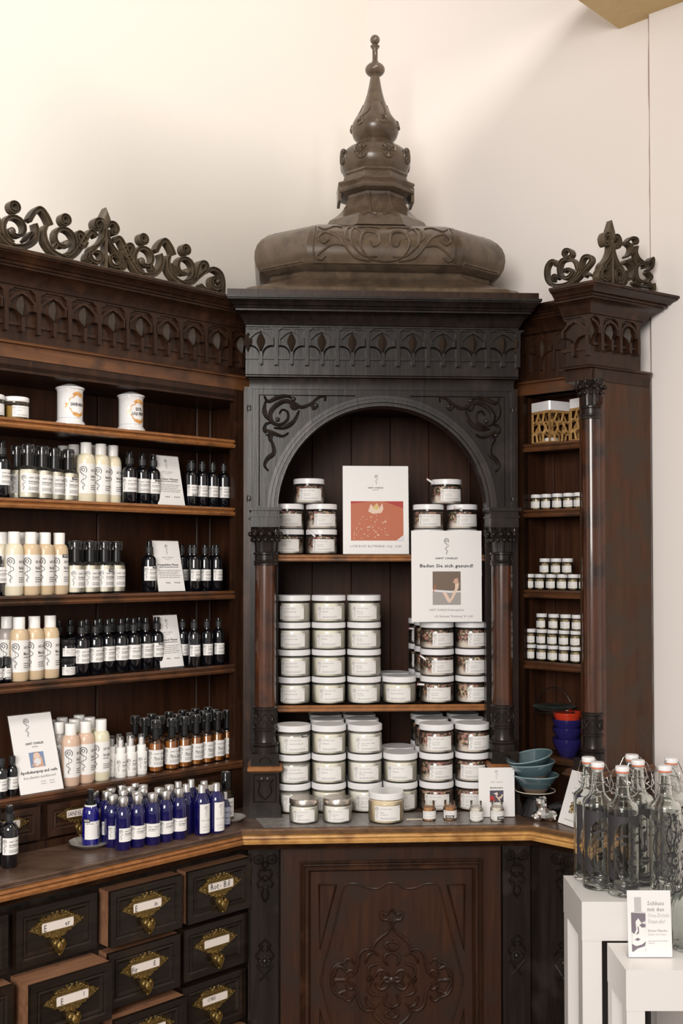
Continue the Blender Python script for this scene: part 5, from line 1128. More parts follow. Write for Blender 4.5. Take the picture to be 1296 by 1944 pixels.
row('white_spray', 'white_spray_bottle', 'bottle', LF, [213, 231, 250, 270], [.040, .026, .026, .026], zL, 'small white sprays on the bottom shelf', lambda i: ['small white spray bottle partly behind the pale yellow gel bottle', 'first whole small white spray bottle from the left, front row, bottom shelf', 'middle small white spray bottle in the front row', 'small white spray bottle next to the amber bottles'][i], jit=.15)
row('white_spray', 'white_spray_bottle', 'bottle', LF, [227, 247], .062, zL, 'small white sprays on the bottom shelf', lambda i: '%s small white spray bottle of the back pair, bottom shelf' % ['left', 'right'][i])
row('pump_amber', 'pump_bottle', 'bottle', LF, [297, 327, 351, 373, 394, 414, 432], [.024, .024, .026, .030, .028, .030, .044], zL, 'amber oil pumps on the bottom shelf', lambda i: '%s amber oil pump bottle in the front row, script label, bottom shelf' % (ORD[i] if i < 6 else 'last and partly hidden'), jit=.3)
row('pump_amber', 'pump_bottle', 'bottle', LF, [276, 305, 337, 362, 387, 408], .076, zL, 'amber oil pumps on the bottom shelf', lambda i: '%s amber oil pump in the middle row, clear cap above the front bottles' % ORD[i], jit=.4)
row('pump_amber', 'pump_bottle', 'bottle', LF, [258, 289, 322, 348, 372, 396], .122, zL, 'amber oil pumps on the bottom shelf', lambda i: '%s amber oil pump in the rear row, faint cap in the shade' % ORD[i], jit=.4)
# worktop left
def putz(kind, name, label, px, py, ztop, group=None, z=WT, rz=None, extra=(), jit=.12, az=None, cat='bottle'):
    x, y = at_z(px, py, ztop); a = (LF.az if az is None else az) + rj.uniform(-jit, jit)
    return spawn(kind, name, label, cat, (x, y, z), a, group, extra)
LBL = None
x, y = at_z(18, 1650, WT); spawn('spray_l', 'spray_bottle', 'large black spray bottle standing alone on the left worktop before the brass plates', 'bottle', (x - .006, y + .018, WT), LF.az - .05, 'large black sprays on the worktop', (LB['spray'],))
x, y = at_z(-8, 1652, WT); spawn('spray_l', 'spray_bottle', 'large black spray bottle cut by the left edge on the worktop', 'bottle', (x - .006, y + .018, WT), LF.az - .05, 'large black sprays on the worktop', (LB['spray'],))
blues = [(261, 1516, 'front'), (236, 1520, 'front'), (218, 1517, 'front'), (203, 1509, 'front'), (286, 1513, 'front'), (308, 1509, 'front'), (331, 1505, 'front'),
         (180, 1503, 'second'), (222, 1508, 'second'), (243, 1510, 'second'), (267, 1506, 'second'), (289, 1503, 'second'), (311, 1500, 'second'), (203, 1505, 'third'), (246, 1502, 'third'), (227, 1500, 'third'), (270, 1498, 'third'), (249, 1495, 'rear')]
seen = {}
pos = []
for px, py, r_ in blues:
    x, y = at_z(px, py - 7, WT + .112)
    for _ in range(30):                # keep the glass from intersecting
        for a, b in pos:
            d = hypot(x - a, y - b)
            if d < .0356: x += (x - a) / (d + 1e-6) * (.0358 - d); y += (y - b) / (d + 1e-6) * (.0358 - d)
    pos.append((x, y))
order = {}
for r_ in ('front', 'second', 'third', 'rear'):
    ids = sorted([i for i, b in enumerate(blues) if b[2] == r_], key=lambda i: blues[i][0])
    for k, i in enumerate(ids): order[i] = (k, len(ids))
for i, (px, py, r_) in enumerate(blues):
    k, n = order[i]; lb_ = 'cobalt blue bottle with silver cap, %s from left in the %s row, left worktop' % (ORD[k], r_) if n > 1 else 'cobalt blue bottle with silver cap, the rearmost of the group on the worktop'
    spawn('cobalt', 'blue_bottle', lb_, 'bottle', (*pos[i], WT), LF.az + (-.7 if px == 286 else rj.uniform(-.25, .15)), 'silver-capped blue bottles on the worktop')
for i, (px, py, t) in enumerate(((383, 1491, 'left of the two front tall blue bottles with narrow silver caps and tall labels'), (407, 1488, 'right of the two front tall blue bottles with narrow silver caps and tall labels'), (359, 1490, 'tall blue bottle with its label turned sideways, left of the two front ones'),
                                 (337, 1487, 'tall blue bottle with narrow cap right behind the wide-capped group'), (362, 1481, 'rear tall blue bottle before the brass plate'), (381, 1483, 'rear tall blue bottle right behind the front pair'))):
    x, y = at_z(px, py - 1, WT + .112)
    for _ in range(30):
        for a, b in pos:
            d = hypot(x - a, y - b)
            if d < .0372: x += (x - a) / (d + 1e-6) * (.0374 - d); y += (y - b) / (d + 1e-6) * (.0374 - d)
    pos.append((x, y)); spawn('cobalt_tall', 'blue_bottle', t, 'bottle', (x, y, WT), LF.az + (-.3 if i < 2 else 1.1), 'tall-labelled blue bottles on the worktop')
putz('cobalt_small', 'blue_bottle', 'smallest blue bottle with a lilac label at the right end of the worktop bottles', 427, 1503, WT + .080, az=LF.az - .45, jit=0)
def tray(name, label, cx, cy, rx, ry, az):
    m = MB(); n = 40; v = []
    rings = [(.01, .002), (.62, .002), (.70, .004), (.92, .009), (1.0, .011), (.99, .0095), (.9, .007), (.68, .001), (.6, 0)]
    for r, z in rings: v += [(rx * r * (1 + .03 * cos(8 * 2 * pi * k / n) * (r > .8)) * cos(2 * pi * k / n), ry * r * sin(2 * pi * k / n), z) for k in range(n)]
    f = [(i * n + k, i * n + (k + 1) % n, (i + 1) * n + (k + 1) % n, (i + 1) * n + k) for i in range(len(rings) - 1) for k in range(n)] + [tuple(range(n)), tuple(range((len(rings) - 1) * n, len(rings) * n))[::-1]]
    o = m.add(v, f).build(name, M['plate'], None, 40, loc=(cx, cy, WT), rot=(0, 0, az), label=label, cat='tray'); return o
x, y = at_z(171, 1606, WT); tray('metal_tray', 'small round pewter tray under the blue pump bottle', x, y + .005, .047, .047, LF.az)
spawn('cobalt_pump', 'pump_bottle', 'cobalt blue bottle with black pump and TESTER sticker standing on the pewter tray', 'bottle', (x, y + .003, WT + .0025), LF.az - .1)
x, y = at_z(437, 1560, WT); tray('metal_tray', 'small pewter tray at the right end of the left worktop under a clear pump bottle', x + .0, y + .010, .036, .036, 0)
spawn('clear_pump', 'pump_bottle', 'clear pump bottle with yellow oil and black top, behind the smallest blue bottle', 'bottle', (x - .012, y + .012, WT + .0025), LF.az - .6)

# ------------------------------------------------------------------ signs
def sign(name, label, bl, br, H, tilt, items, z, thick=.004, stand=True, group=None):
    """card in a clear holder; bl, br world xy of the lower corners (seen from the front), H height, tilt back in radians"""
    dx, dy = br[0] - bl[0], br[1] - bl[1]; w_ = hypot(dx, dy); az = atan2(dy, dx)
    t = obj(name, None, None, ((bl[0] + br[0]) / 2, (bl[1] + br[1]) / 2, z), (-tilt, 0, az), label, 'sign', group); t.empty_display_size = .02
    MB().box(-w_ / 2, w_ / 2, 0, .0012, .001, H).build('card', M['card'], t)
    h = MB().box(-w_ / 2 - .0012, w_ / 2 + .0012, .0012, .0026, 0, H + .002)
    if stand:
        st = H * .28 * sin(tilt) / cos(tilt) if tilt else 0
        h.add([(-w_ / 2, .0026, .001), (w_ / 2, .0026, .001), (w_ / 2, .0026 + .02, .001 + .02 * math.tan(tilt)), (-w_ / 2, .0026 + .02, .001 + .02 * math.tan(tilt)), (-w_ / 2, .0026, .003), (w_ / 2, .0026, .003), (w_ / 2, .0226, .003 + .02 * math.tan(tilt)), (-w_ / 2, .0226, .003 + .02 * math.tan(tilt))], [(0, 1, 2, 3), (4, 5, 6, 7), (0, 1, 5, 4), (1, 2, 6, 5), (2, 3, 7, 6), (3, 0, 4, 7)])
    h.build('clear_holder', M['acrylic'], t)
    pr = {}
    for it in items:
        k = it[0]
        if k == 'img':
            nm, draw = it[1], it[6]; x0, z0, x1, z1 = [it[i] for i in (2, 3, 4, 5)]
            o = MB().box(x0, x1, -.0003, 0, z0, z1).build('picture', draw[0], t); o['label'] = nm
            for iz, (mm, pts) in enumerate(draw[1]):
                q = Print(flat, .0006); q.poly([(x0 + (x1 - x0) * a, z0 + (z1 - z0) * b) for a, b in pts], flat, .00045 + .00003 * iz); q.build('picture_shape', mm, o)
            continue
        c = it[-1]; p = pr.setdefault(c, Print(flat, .0004))
        if k == 't': p.text(it[1], it[2], it[3], it[4], it[5], sx=it[6] if len(it) > 8 else .85, bold=.011 if c == 'ink' else .004, fit=it[6] if len(it) == 8 else None)
        elif k == 'w': p.words(it[1], it[2], it[3], it[4])
        elif k == 'logo': p.logo(it[1], it[2], it[3])
    for c, p in pr.items(): p.build('print', M[c], t)
    return t
def shelf_sign(title, sub1, price, W_, H):
    c = 0; its = [('logo', c - .0, H * .93, H * .20, 'ink'), ('t', 'SAINT CHARLES', c, H * .66, H * .034, 'c', W_ * .42, 'grey'), ('w', c - W_ * .1, c + W_ * .1, H * .63, H * .008, 'grey'), ('t', title, c - W_ * .02, H * .51, H * .055, 'c', W_ * .80, 'ink'), ('w', c - W_ * .36, c + W_ * .36, H * .475, H * .012, 'ink')]
    for i in range(5): its.append(('w', c - W_ * (.42 - .03 * (i % 2)), c + W_ * (.42 - .05 * (i % 3)), H * (.41 - .035 * i), H * .011, 'grey'))
    its += [('t', '100ml', c - W_ * .12, H * .16, H * .035, 'c', W_ * .16, 'ink'), ('t', price, c + W_ * .24, H * .16, H * .035, 'c', W_ * .22, 'ink')]
    return its
def corners(fr, pxl, pxr, v, yaw=0):
    a = fr.W(fr.u(pxl, v), v); b = fr.W(fr.u(pxr, v), v); return a, b
for (pl, pr2, z, y_top, ti, su, nm, v) in ((300, 351, z2, 862, 'Palo Santo Wasser', '', 'tilted white price card on the second shelf reading Palo Santo Wasser', .030), (302, 352, z3, 1025, 'Orangenblüten Wasser', '', 'tilted white price card on the third shelf reading Orangenblüten Wasser', .030), (306, 350, z4, 1168, 'Weihrauch Wasser', '', 'tilted white price card on the fourth shelf, partly behind a TESTER spray', .034)):
    a, b = corners(LF, pl, pr2, v); w_ = hypot(a[0] - b[0], a[1] - b[1]); H = .128 if z > z3 - .01 else .130
    sign('price_sign', nm, a, b, H, R(14), shelf_sign(ti, su, '€ 26,00', w_, H), z + .0006, group='price cards on the left shelves')
skin = mat('photo_skin', (.62, .38, .27), .5); skinl = mat('photo_pale_skin', (.78, .58, .46), .5); pb = mat('photo_blue', (.20, .28, .45), .5); pw = mat('photo_white', (.75, .74, .76), .5); pbrown = mat('photo_brown', (.17, .12, .085), .5); pred = mat('photo_red', (.42, .03, .025), .5)
pterra = mat('photo_terracotta', (.50, .135, .06), .5); pgold = mat('photo_gold', (.66, .50, .17), .5); pdark = mat('photo_dark', (.08, .07, .10), .5); ptub = mat('photo_grey', (.36, .33, .31), .5); ppetal = speckle('photo_petals', [(.72, .50, .34), (.60, .25, .14), (.80, .66, .50), (.55, .16, .08)], 260, .5)
a, b = at_z(42, 1502, zL), at_z(124, 1488, zL)
a = LF.W(LF.u(43, .000), .000); b = LF.W(LF.u(124, .000), .000); w_ = hypot(a[0] - b[0], a[1] - b[1]); H = .175
sign('price_sign', 'largest tilted white card on the bottom shelf reading Apothekerspray und -seife', a, b, H, R(20), [
    ('logo', -.012, H * .95, H * .24, 'ink'), ('t', 'SAINT CHARLES', 0, H * .61, H * .038, 'c', w_ * .42, 'ink'), ('w', -w_ * .07, w_ * .07, H * .575, H * .01, 'grey'),
    ('img', 'portrait photo of a person holding something white', -w_ * .17, H * .32, w_ * .17, H * .51, (pb, [(skin, [(.25, 0), (.9, 0), (.85, .6), (.7, .8), (.3, .8), (.2, .5)]), (skinl, [(.3, .6), (.7, .6), (.72, .85), (.6, .98), (.4, .98), (.28, .85)]), (pbrown, [(.25, .85), (.3, .96), (.7, .96), (.75, .85), (.7, 1), (.3, 1)]), (pw, [(.2, .15), (.45, .1), (.7, .2), (.75, .5), (.5, .62), (.3, .5)]), (skin, [(.05, .05), (.4, .2), (.35, .3), (.1, .2)])])),
    ('t', 'Apothekerspray und -seife', 0, H * .25, H * .052, 'c', w_ * .86, 'ink'), ('t', 'Rein pflanzlich desinfizierend!', 0, H * .185, H * .045, 'c', w_ * .74, 'grey'),
    ('w', w_ * .0, w_ * .12, H * .13, H * .012, 'pale'), ('w', w_ * .2, w_ * .32, H * .13, H * .012, 'pale'), ('w', w_ * .0, w_ * .12, H * .10, H * .012, 'pale'), ('w', w_ * .2, w_ * .32, H * .10, H * .012, 'pale')], zL + .0006)
def csign(nm, xl, xr, v, z, ytop, tilt, its, thick=.004, yaw=0, fr=CF, **k):
    a = fr.W(fr.u(xl, v), v); b = fr.W(fr.u(xr, v + yaw), v + yaw); w_ = hypot(a[0] - b[0], a[1] - b[1]); Y = (a[1] + b[1]) / 2
    H = (hz(ytop, Y + .02) - z) / cos(tilt)
    return sign('price_sign', nm, a, b, H, tilt, its(w_, H), z, **k)
rp = random.Random(2)
def dots(n, x0, x1, y0, y1, s): 
    out = []
    for _ in range(n):
        cx, cy = rp.uniform(x0, x1), rp.uniform(y0, y1); r = rp.uniform(.4, 1) * s; a = rp.uniform(0, 6)
        out.append([(cx + r * cos(a + t) * (1, .5)[i % 2], cy + r * sin(a + t) * (1, .5)[i % 2]) for i, t in enumerate((0, .9, 1.6, 2.5, 3.1, 4, 4.7, 5.6))])
    return out
csign('white card with a red petal-bath photo standing on the upper niche shelf', 651, 776, .075, NZ1 + .0006, 885, R(4), lambda w_, H: [
    ('logo', .002, H * .90, H * .115, 'ink'), ('t', 'SAINT CHARLES', 0, H * .745, H * .022, 'c', w_ * .24, 'ink'), ('w', -w_ * .05, w_ * .05, H * .725, H * .006, 'grey'),
    ('img', 'photo of hands scattering petals over a terracotta bath', -w_ * .38, H * .155, w_ * .42, H * .60, (pterra, [(pred, [(0, .93), (.4, 1), (0, 1)]), (pred, [(.62, 1), (1, .82), (1, 1)]), (skinl, [(.33, .74), (.42, .68), (.58, .70), (.62, .80), (.60, .95), (.54, .82), (.50, .96), (.45, .82), (.38, .93)]), (pgold, [(.42, .82), (.5, .78), (.54, .88), (.46, .92)])] +
        [(ppetal, d) for d in dots(46, .04, .72, .05, .6, .032)] + [(skinl, d) for d in dots(16, .1, .7, .05, .66, .02)] + [(pw, [(1, 0), (1, .14), (.86, 0)])])),
    ('t', 'LOVE BOAT BLÜTENBAD 120g · 32,80', 0, H * .08, H * .036, 'c', w_ * .78, 'grey')])
csign('white card reading Baden Sie sich gesund! leaning before the upper niche shelf, on petal jars', 781, 914, .020, NZ2 + 3 * JH + .0008, 1008, R(1), lambda w_, H: [
    ('logo', 0, H * .92, H * .18, 'ink'), ('t', 'SAINT CHARLES', 0, H * .69, H * .026, 'c', w_ * .32, 'ink'), ('t', 'Baden Sie sich gesund!', 0, H * .60, H * .050, 'c', .88 * .0 + w_ * .76, 'ink'),
    ('img', 'photo of a bather raising a foot from a bathtub', -w_ * .20, H * .19, w_ * .20, H * .555, (pbrown, [(ptub, [(0, 0), (1, 0), (1, .38), (.62, .40), (0, .44)]), (pw, [(0, .40), (.62, .36), (1, .38), (1, .42), (.62, .42), (0, .46)]), (skinl, [(.36, .36), (.46, .40), (.62, .16), (.54, .08)]), (skinl, [(.54, .08), (.62, .18), (.74, .30), (.78, .26), (.62, .06)]), (skinl, [(.66, .22), (.80, .30), (.92, .52), (.94, .66), (.80, .66), (.80, .50)]), (skin, [(.72, .66), (.92, .62), (.90, .80), (.78, .78)]), (pterra, [(0, .36), (.05, .40), (.12, .60), (.08, .60)])])),
    ('t', 'SAINT CHARLES Erkältungsbäder', -w_ * .0, H * .125, H * .032, 'c', w_ * .50, 'grey'), ('t', 'z.B. Badesalz "Erkältung" € 16,80', w_ * .10, H * .055, H * .032, 'c', w_ * .55, 'grey')], stand=False)
def flam(w_, H): return [('logo', 0, H * .95, H * .19, 'grey'), ('t', 'SAINT CHARLES', 0, H * .70, H * .028, 'c', w_ * .34, 'grey'), ('t', 'Räucherware', 0, H * .58, H * .045, 'c', w_ * .36, 'ink'),
    ('img', 'dark photo of a pale smoke curl', -w_ * .19, H * .30, w_ * .19, H * .54, (pdark, [(pred, [(0, .1), (.4, .1), (.3, .5), (0, .6)]), (skinl, [(.3, .75), (.55, .85), (.6, .65), (.5, .55), (.62, .4), (.8, .5), (.9, .7), (.98, .62), (.85, .35), (.7, .3), (.78, .1), (.7, .1), (.55, .35), (.42, .5), (.45, .65)]), (pw, [(.28, .7), (.4, .8), (.55, .78), (.45, .66)])])), ('w', -w_ * .2, w_ * .25, H * .12, H * .01, 'pale')]
csign('small white card reading Räucherware on the middle worktop, right behind the tiny jars', 907, 975, -.118, WT + .0006, 1455, R(2), flam)
a, b = at_z(1058, 1562, WT), at_z(1099, 1576, WT)
w_ = hypot(a[0] - b[0], a[1] - b[1]); H = .130
sign('price_sign', 'tilted white card with a golden resin photo beside the foil bundle', a, b, H, R(20), [('logo', 0, H * .92, H * .17, 'grey'), ('t', 'SAINT CHARLES', 0, H * .68, H * .028, 'c', w_ * .36, 'grey'), ('t', 'Räucherware', 0, H * .58, H * .045, 'c', w_ * .42, 'ink'),
    ('img', 'photo of a heap of golden resin', -.0005, .04, .0005, .041, (pgold, []))] + [], WT + .0006)
q = Print(flat, .0005); 
for d in dots(50, -.011, .011, H * .24, H * .46, .004): q.poly(d, flat, .0006 )
sp_ = [o for o in bpy.data.objects if o.name.startswith('price_sign')][-1]
MB().lathey([(.0125, 0), (.0125, .0003)], (0, 0, H * .35), 18).build('picture', pgold, sp_); q.build('picture_shape', pbrown, sp_)
Print(flat, .0004).words(-w_ * .25, w_ * .25, H * .10, H * .012).build('print', M['grey'], sp_)

# ------------------------------------------------------------------ jars in the niche
def jrow(kind, fr, px, v, z, n, h, names, group, jit=.10, turn=0):
    for i in range(n):
        put(kind if not isinstance(kind, (list, tuple)) else kind[i], 'bath_salt_jar' if 'love' not in (kind if isinstance(kind, str) else kind[i]) else 'petal_jar', names(i), 'jar', fr, px, v, z + i * h, group, jit=jit, turn=turn)
rown = ['bottom', 'second', 'third', 'top']
fv = .038 + JR
for c, (px, k) in enumerate(((557, 'jar_bad'), (623.5, 'jar_milch'), (690.5, 'jar_meer'))):
    jrow(k, CF, px, fv, NZ2, 4, JH, lambda i: 'white bath salt jar, %s column from left, %s layer, front of lower niche shelf' % (ORD[c], rown[i]), 'white bath salt jars on the lower niche shelf')
put('jar_basen', 'bath_salt_jar', 'lone white bath salt jar in the gap before the petal jars, lower niche shelf', 'jar', CF, 757, fv, NZ2, 'white bath salt jars on the lower niche shelf')
put('jar_basen', 'bath_salt_jar', 'white bath salt jar right behind the lone one, lower niche shelf', 'jar', CF, 746, fv + .095, NZ2, 'white bath salt jars on the lower niche shelf')
for c, px in enumerate((828.5, 895)):
    for d, dx in enumerate((0, -16, -32)):
        if d and c: continue
        jrow('jar_love', CF, px + dx * .75, fv + .093 * d, NZ2, 3, JH, lambda i: 'petal jar, %s column, %s layer%s, lower niche shelf' % (['left', 'right'][c], ['bottom', 'middle', 'top'][i], ['', ' one row back', ' two rows back'][d]), 'petal jars on the lower niche shelf', jit=.3, turn=-.1)
for px, v, n, nm in ((547, .085, 2, 'far left'), (610, .085, 2, 'second')):
    jrow('jar_lovel', CF, px, v, NZ1, n, .066, lambda i: 'petal jar, %s column left of the photo card, %s layer, upper niche shelf' % (nm, ['bottom', 'middle'][i]), 'petal jars on the upper niche shelf', jit=.2)
put('jar_lovel', 'petal_jar', 'petal jar crowning the left stack on the upper niche shelf', 'jar', CF, 586, .085, NZ1 + .132, 'petal jars on the upper niche shelf')
for px, nm in ((813, 'left'), (877, 'right')):
    jrow('jar_lovel', CF, px, .085, NZ1, 2, .066, lambda i: 'petal jar, %s column right of the photo card, %s layer, upper niche shelf' % (nm, ['bottom', 'middle'][i]), 'petal jars on the upper niche shelf', jit=.2)
put('jar_lovel', 'petal_jar', 'petal jar crowning the right stack on the upper niche shelf, stick tied on', 'jar', CF, 847, .085, NZ1 + .132, 'petal jars on the upper niche shelf')
# worktop in the niche
WH = .0722
for c, (px, k) in enumerate(((557, 'jar_w1'), (624, 'jar_w2'), (692, 'jar_lily'))):
    for d in range(1 if c == 0 else 4):
        for i in range(3):
            ex = (tester(.0447, .018, .044, .018, .008),) if (c == 0 and i == 2) else ()
            put(k, 'bath_salt_jar', 'white bath salt jar, niche worktop, %s column from left, %s layer%s' % (ORD[c], ['bottom', 'middle', 'top'][i] if not ex else 'top with TESTER sticker', ['', ', second row', ', third row', ', rearmost row'][d]), 'jar', CF, px + (524 - px) * (d * .030), -.010 + .0905 * d, WT + i * WH, 'white bath salt jars on the niche worktop', ex)
for d in range(2):
    for i in range(2): put('jar_w2', 'bath_salt_jar', 'white bath salt jar on the worktop, two-high fourth column, %s%s' % (['bottom', 'top'][i], ['', ', one row back'][d]), 'jar', CF, 759 - 5 * d, -.010 + .0905 * d, WT + i * WH, 'white bath salt jars on the niche worktop')
for c, px in enumerate((827, 895)):
    for d in range(3):
        for i in range(3): put('jar_lovew', 'petal_jar', 'petal jar on the niche worktop, %s column, %s layer%s' % (['left', 'right'][c], ['bottom', 'middle', 'top'][i], ['', ', second row', ', rear row'][d]), 'jar', CF, px - 9 * d, -.010 + .0905 * d, WT + i * WH, 'petal jars on the niche worktop', jit=.35)
# front row on the worktop
def onw(kind, name, label, px, py, r, group=None, extra=(), az=CF.az, cat='jar', jit=.1, z=WT):
    x, y = at_z(px, py, z); return spawn(kind, name, label, cat, (x, y + r * .95, z), az + rj.uniform(-jit, jit), group, extra)
onw('jar_tin', 'balm_jar', 'small jar with a metal lid, left of its twin at the front of the worktop', 576, 1566, .036, 'metal-lidded jars at the front of the worktop')
onw('jar_tin', 'balm_jar', 'small jar with a metal lid, right of its twin at the front of the worktop', 640, 1565, .036, 'metal-lidded jars at the front of the worktop')
onw('jar_oat', 'bath_powder_jar', 'oat-coloured jar with white lid at the front centre of the worktop', 734, 1566, .0435, jit=0)
tm = tester(.0168, -.013, .006, .021, .008)
onw('mini_orange', 'resin_jar', 'tiny open jar of orange resin without sticker, front of the worktop', 815, 1560, .0165, 'tiny resin jars on the worktop')
onw('mini_orange', 'resin_jar', 'tiny open jar of orange resin with a black TESTER sticker', 855, 1559, .0165, 'tiny resin jars on the worktop', (tm,))
onw('mini_white', 'resin_jar', 'tiny open jar of white resin without sticker, before the small card', 905, 1562, .0165, 'tiny resin jars on the worktop')
onw('mini_white', 'resin_jar', 'tiny open jar of white resin with TESTER sticker, rightmost before the card', 945, 1561, .0165, 'tiny resin jars on the worktop', (tester(.0168, -.002, .006, .018, .008),))
x, y = at_z(787, 1556, WT); m = MB(); m.box(-.021, .014, -.0028, .0028, 0, .002, .001); m.ball((.017, 0, .0012), .006, 10, 5, (1.2, .8, .2)); m.build('wooden_spatula', M['wood_l'], None, loc=(x, y, WT + .0002), rot=(0, 0, .05), label='small pale wooden spatula lying beside the oat-coloured jar', cat='spatula')
# paper sticks tied to petal jars
def stick(px, py, v, l, ang_, label):
    u, z = CF.pick(px, py, v); x, y = CF.W(u, v)
    t = thing('wooden_stick', label, 'stick', (x, y, z), CF.az, 'little sticks tied to petal jars')
    d = (cos(ang_) * l, 0, sin(ang_) * l); MB().tube([(0, 0, 0), d], .0026, 8).build('stick', M['lid'], t); MB().tube([(-.003, .001, -.004), (.003, -.0028, .0), (.001, .001, .006)], .0008, 5).build('thread', M['thread'], t)
jf = fv - JR - .0032
stick(797, 1244, jf, .019, R(-38), 'little white stick slanting down on the middle left petal jar, lower shelf')
stick(792, 1299, jf, .018, R(-3), 'little white stick level on the bottom left petal jar, lower shelf')
stick(776, 1193, fv + .15, .018, R(-5), 'little white stick sticking out left behind the top petal jars, lower shelf')
stick(810, 909, .085 - .0415 - .0035, .020, R(-35), 'little white stick slanting at the crowning petal jar, upper shelf')
stick(586, 1008, .085 - .0415 - .0035, .022, R(-42), 'little white stick slanting on the bottom petal jar left, upper shelf')
stick(861, 965, .085 - .0415 - .0035, .020, R(2), 'little white stick level on the middle right petal jar, upper shelf')

# ------------------------------------------------------------------ right shelves
def wbox(label, px, v):
    s = .073; h = .086; u = RF.u(px, v); x, y = RF.W(u, v)
    t = thing('fragrance_lamp', label, 'lamp', (x, y, z1), RF.az - .30, 'bamboo fragrance lamps')
    cells = [[(.06, .72), (.22, .70), (.34, .93), (.06, .93)], [(.40, .93), (.62, .93), (.56, .70), (.34, .66), (.28, .72)], [(.70, .93), (.94, .93), (.94, .66), (.62, .70)], [(.06, .42), (.16, .34), (.38, .42), (.34, .60), (.22, .64), (.06, .60)],
             [(.44, .40), (.60, .36), (.74, .46), (.60, .62), (.42, .62)], [(.80, .44), (.94, .36), (.94, .60), (.70, .62)], [(.06, .06), (.26, .06), (.22, .26), (.06, .34)], [(.34, .06), (.56, .06), (.58, .28), (.40, .36), (.28, .28)], [(.64, .06), (.94, .06), (.94, .28), (.80, .36), (.66, .28)]]
    for k in range(4):
        m = MB(); g = [(k - 0) * 0]; N = 1
        # pierced side: plate bars between the cells
        def T(a, b, d): 
            X, Yv = (a - .5) * s, -s / 2 + d
            c, sn = cos(k * pi / 2), sin(k * pi / 2); return (X * c - Yv * sn, X * sn + Yv * c, b * h)
        for c_ in cells:
            _mx = sum(p[0] for p in c_) / len(c_); _my = sum(p[1] for p in c_) / len(c_); c_ = [(_mx + (a - _mx) * 1.10, _my + (b - _my) * 1.10) for a, b in c_]
            cx = sum(p[0] for p in c_) / len(c_); cy = sum(p[1] for p in c_) / len(c_); n = len(c_)
            o_ = [(cx + (p[0] - cx) * 1.28, cy + (p[1] - cy) * 1.34) for p in c_]; o_ = [(min(1, max(0, a)), min(1, max(0, b))) for a, b in o_]
            v = [T(*p, 0) for p in o_] + [T(*p, 0) for p in c_] + [T(*p, .004) for p in c_] + [T(*p, .004) for p in o_]
            m.add(v, [(i, (i + 1) % n, n + (i + 1) % n, n + i) for i in range(n)] + [(n + i, n + (i + 1) % n, 2 * n + (i + 1) % n, 2 * n + i) for i in range(n)] + [(2 * n + i, 2 * n + (i + 1) % n, 3 * n + (i + 1) % n, 3 * n + i) for i in range(n)])
        for a, b, c2, d2 in ((0, .06, 0, 1), (.94, 1, 0, 1), (0, 1, 0, .06), (0, 1, .93, 1)):
            v = [T(a, c2, 0), T(b, c2, 0), T(b, d2, 0), T(a, d2, 0), T(a, c2, .004), T(b, c2, .004), T(b, d2, .004), T(a, d2, .004)]
            m.add(v, [(0, 1, 2, 3), (7, 6, 5, 4), (0, 1, 5, 4), (1, 2, 6, 5), (2, 3, 7, 6), (3, 0, 4, 7)])
        m.build('pierced_side', M['bamboo'], t)
    MB().box(-s / 2 + .004, s / 2 - .004, -s / 2 + .004, s / 2 - .004, 0, .004).build('base', M['bamboo'], t)
    MB().box(-s / 2 - .001, s / 2 + .001, -s / 2 - .001, s / 2 + .001, h, h + .024, .003).build('ceramic_bowl', M['porcelain'], t)
    MB().lathe([(.018, .004), (.019, .006), (.019, .016), (.017, .016), (.017, .008)], 20).build('candle_cup', M['lid'], t)
wbox('pierced bamboo fragrance lamp with white ceramic top, whole one on the right top shelf', 1047, .050)
wbox('pierced bamboo fragrance lamp half hidden behind the right column', 1121, .052)
def minis(z, pxs, layer, v, shelf_n):
    for i, px in enumerate(pxs):
        put('mini' if i % 2 else 'mini2', 'herb_jar', 'tiny herb jar, %s from left, %s, %s of the right cabinet' % (ORD[i], layer, shelf_n), 'jar', RF, px, v, z, 'tiny herb jars in the right cabinet', jit=.08)
minis(z2, [1018, 1037.5, 1058.5, 1079.5, 1099.5], 'single row', .040, 'second shelf')
minis(z3, [1004.5, 1025, 1046, 1067, 1088, 1109], 'bottom layer', .030, 'third shelf'); minis(z3 + .0412, [1034, 1055.5, 1077], 'upper layer', .030, 'third shelf')
minis(z4, [1006.5, 1027.5, 1048.5, 1070, 1092, 1113], 'bottom layer', .026, 'fourth shelf'); minis(z4 + .0412, [1006.5, 1027.5, 1048, 1070, 1092, 1113], 'middle layer', .026, 'fourth shelf'); minis(z4 + .0824, [1027.5, 1050.5, 1073, 1095], 'top layer', .026, 'fourth shelf')
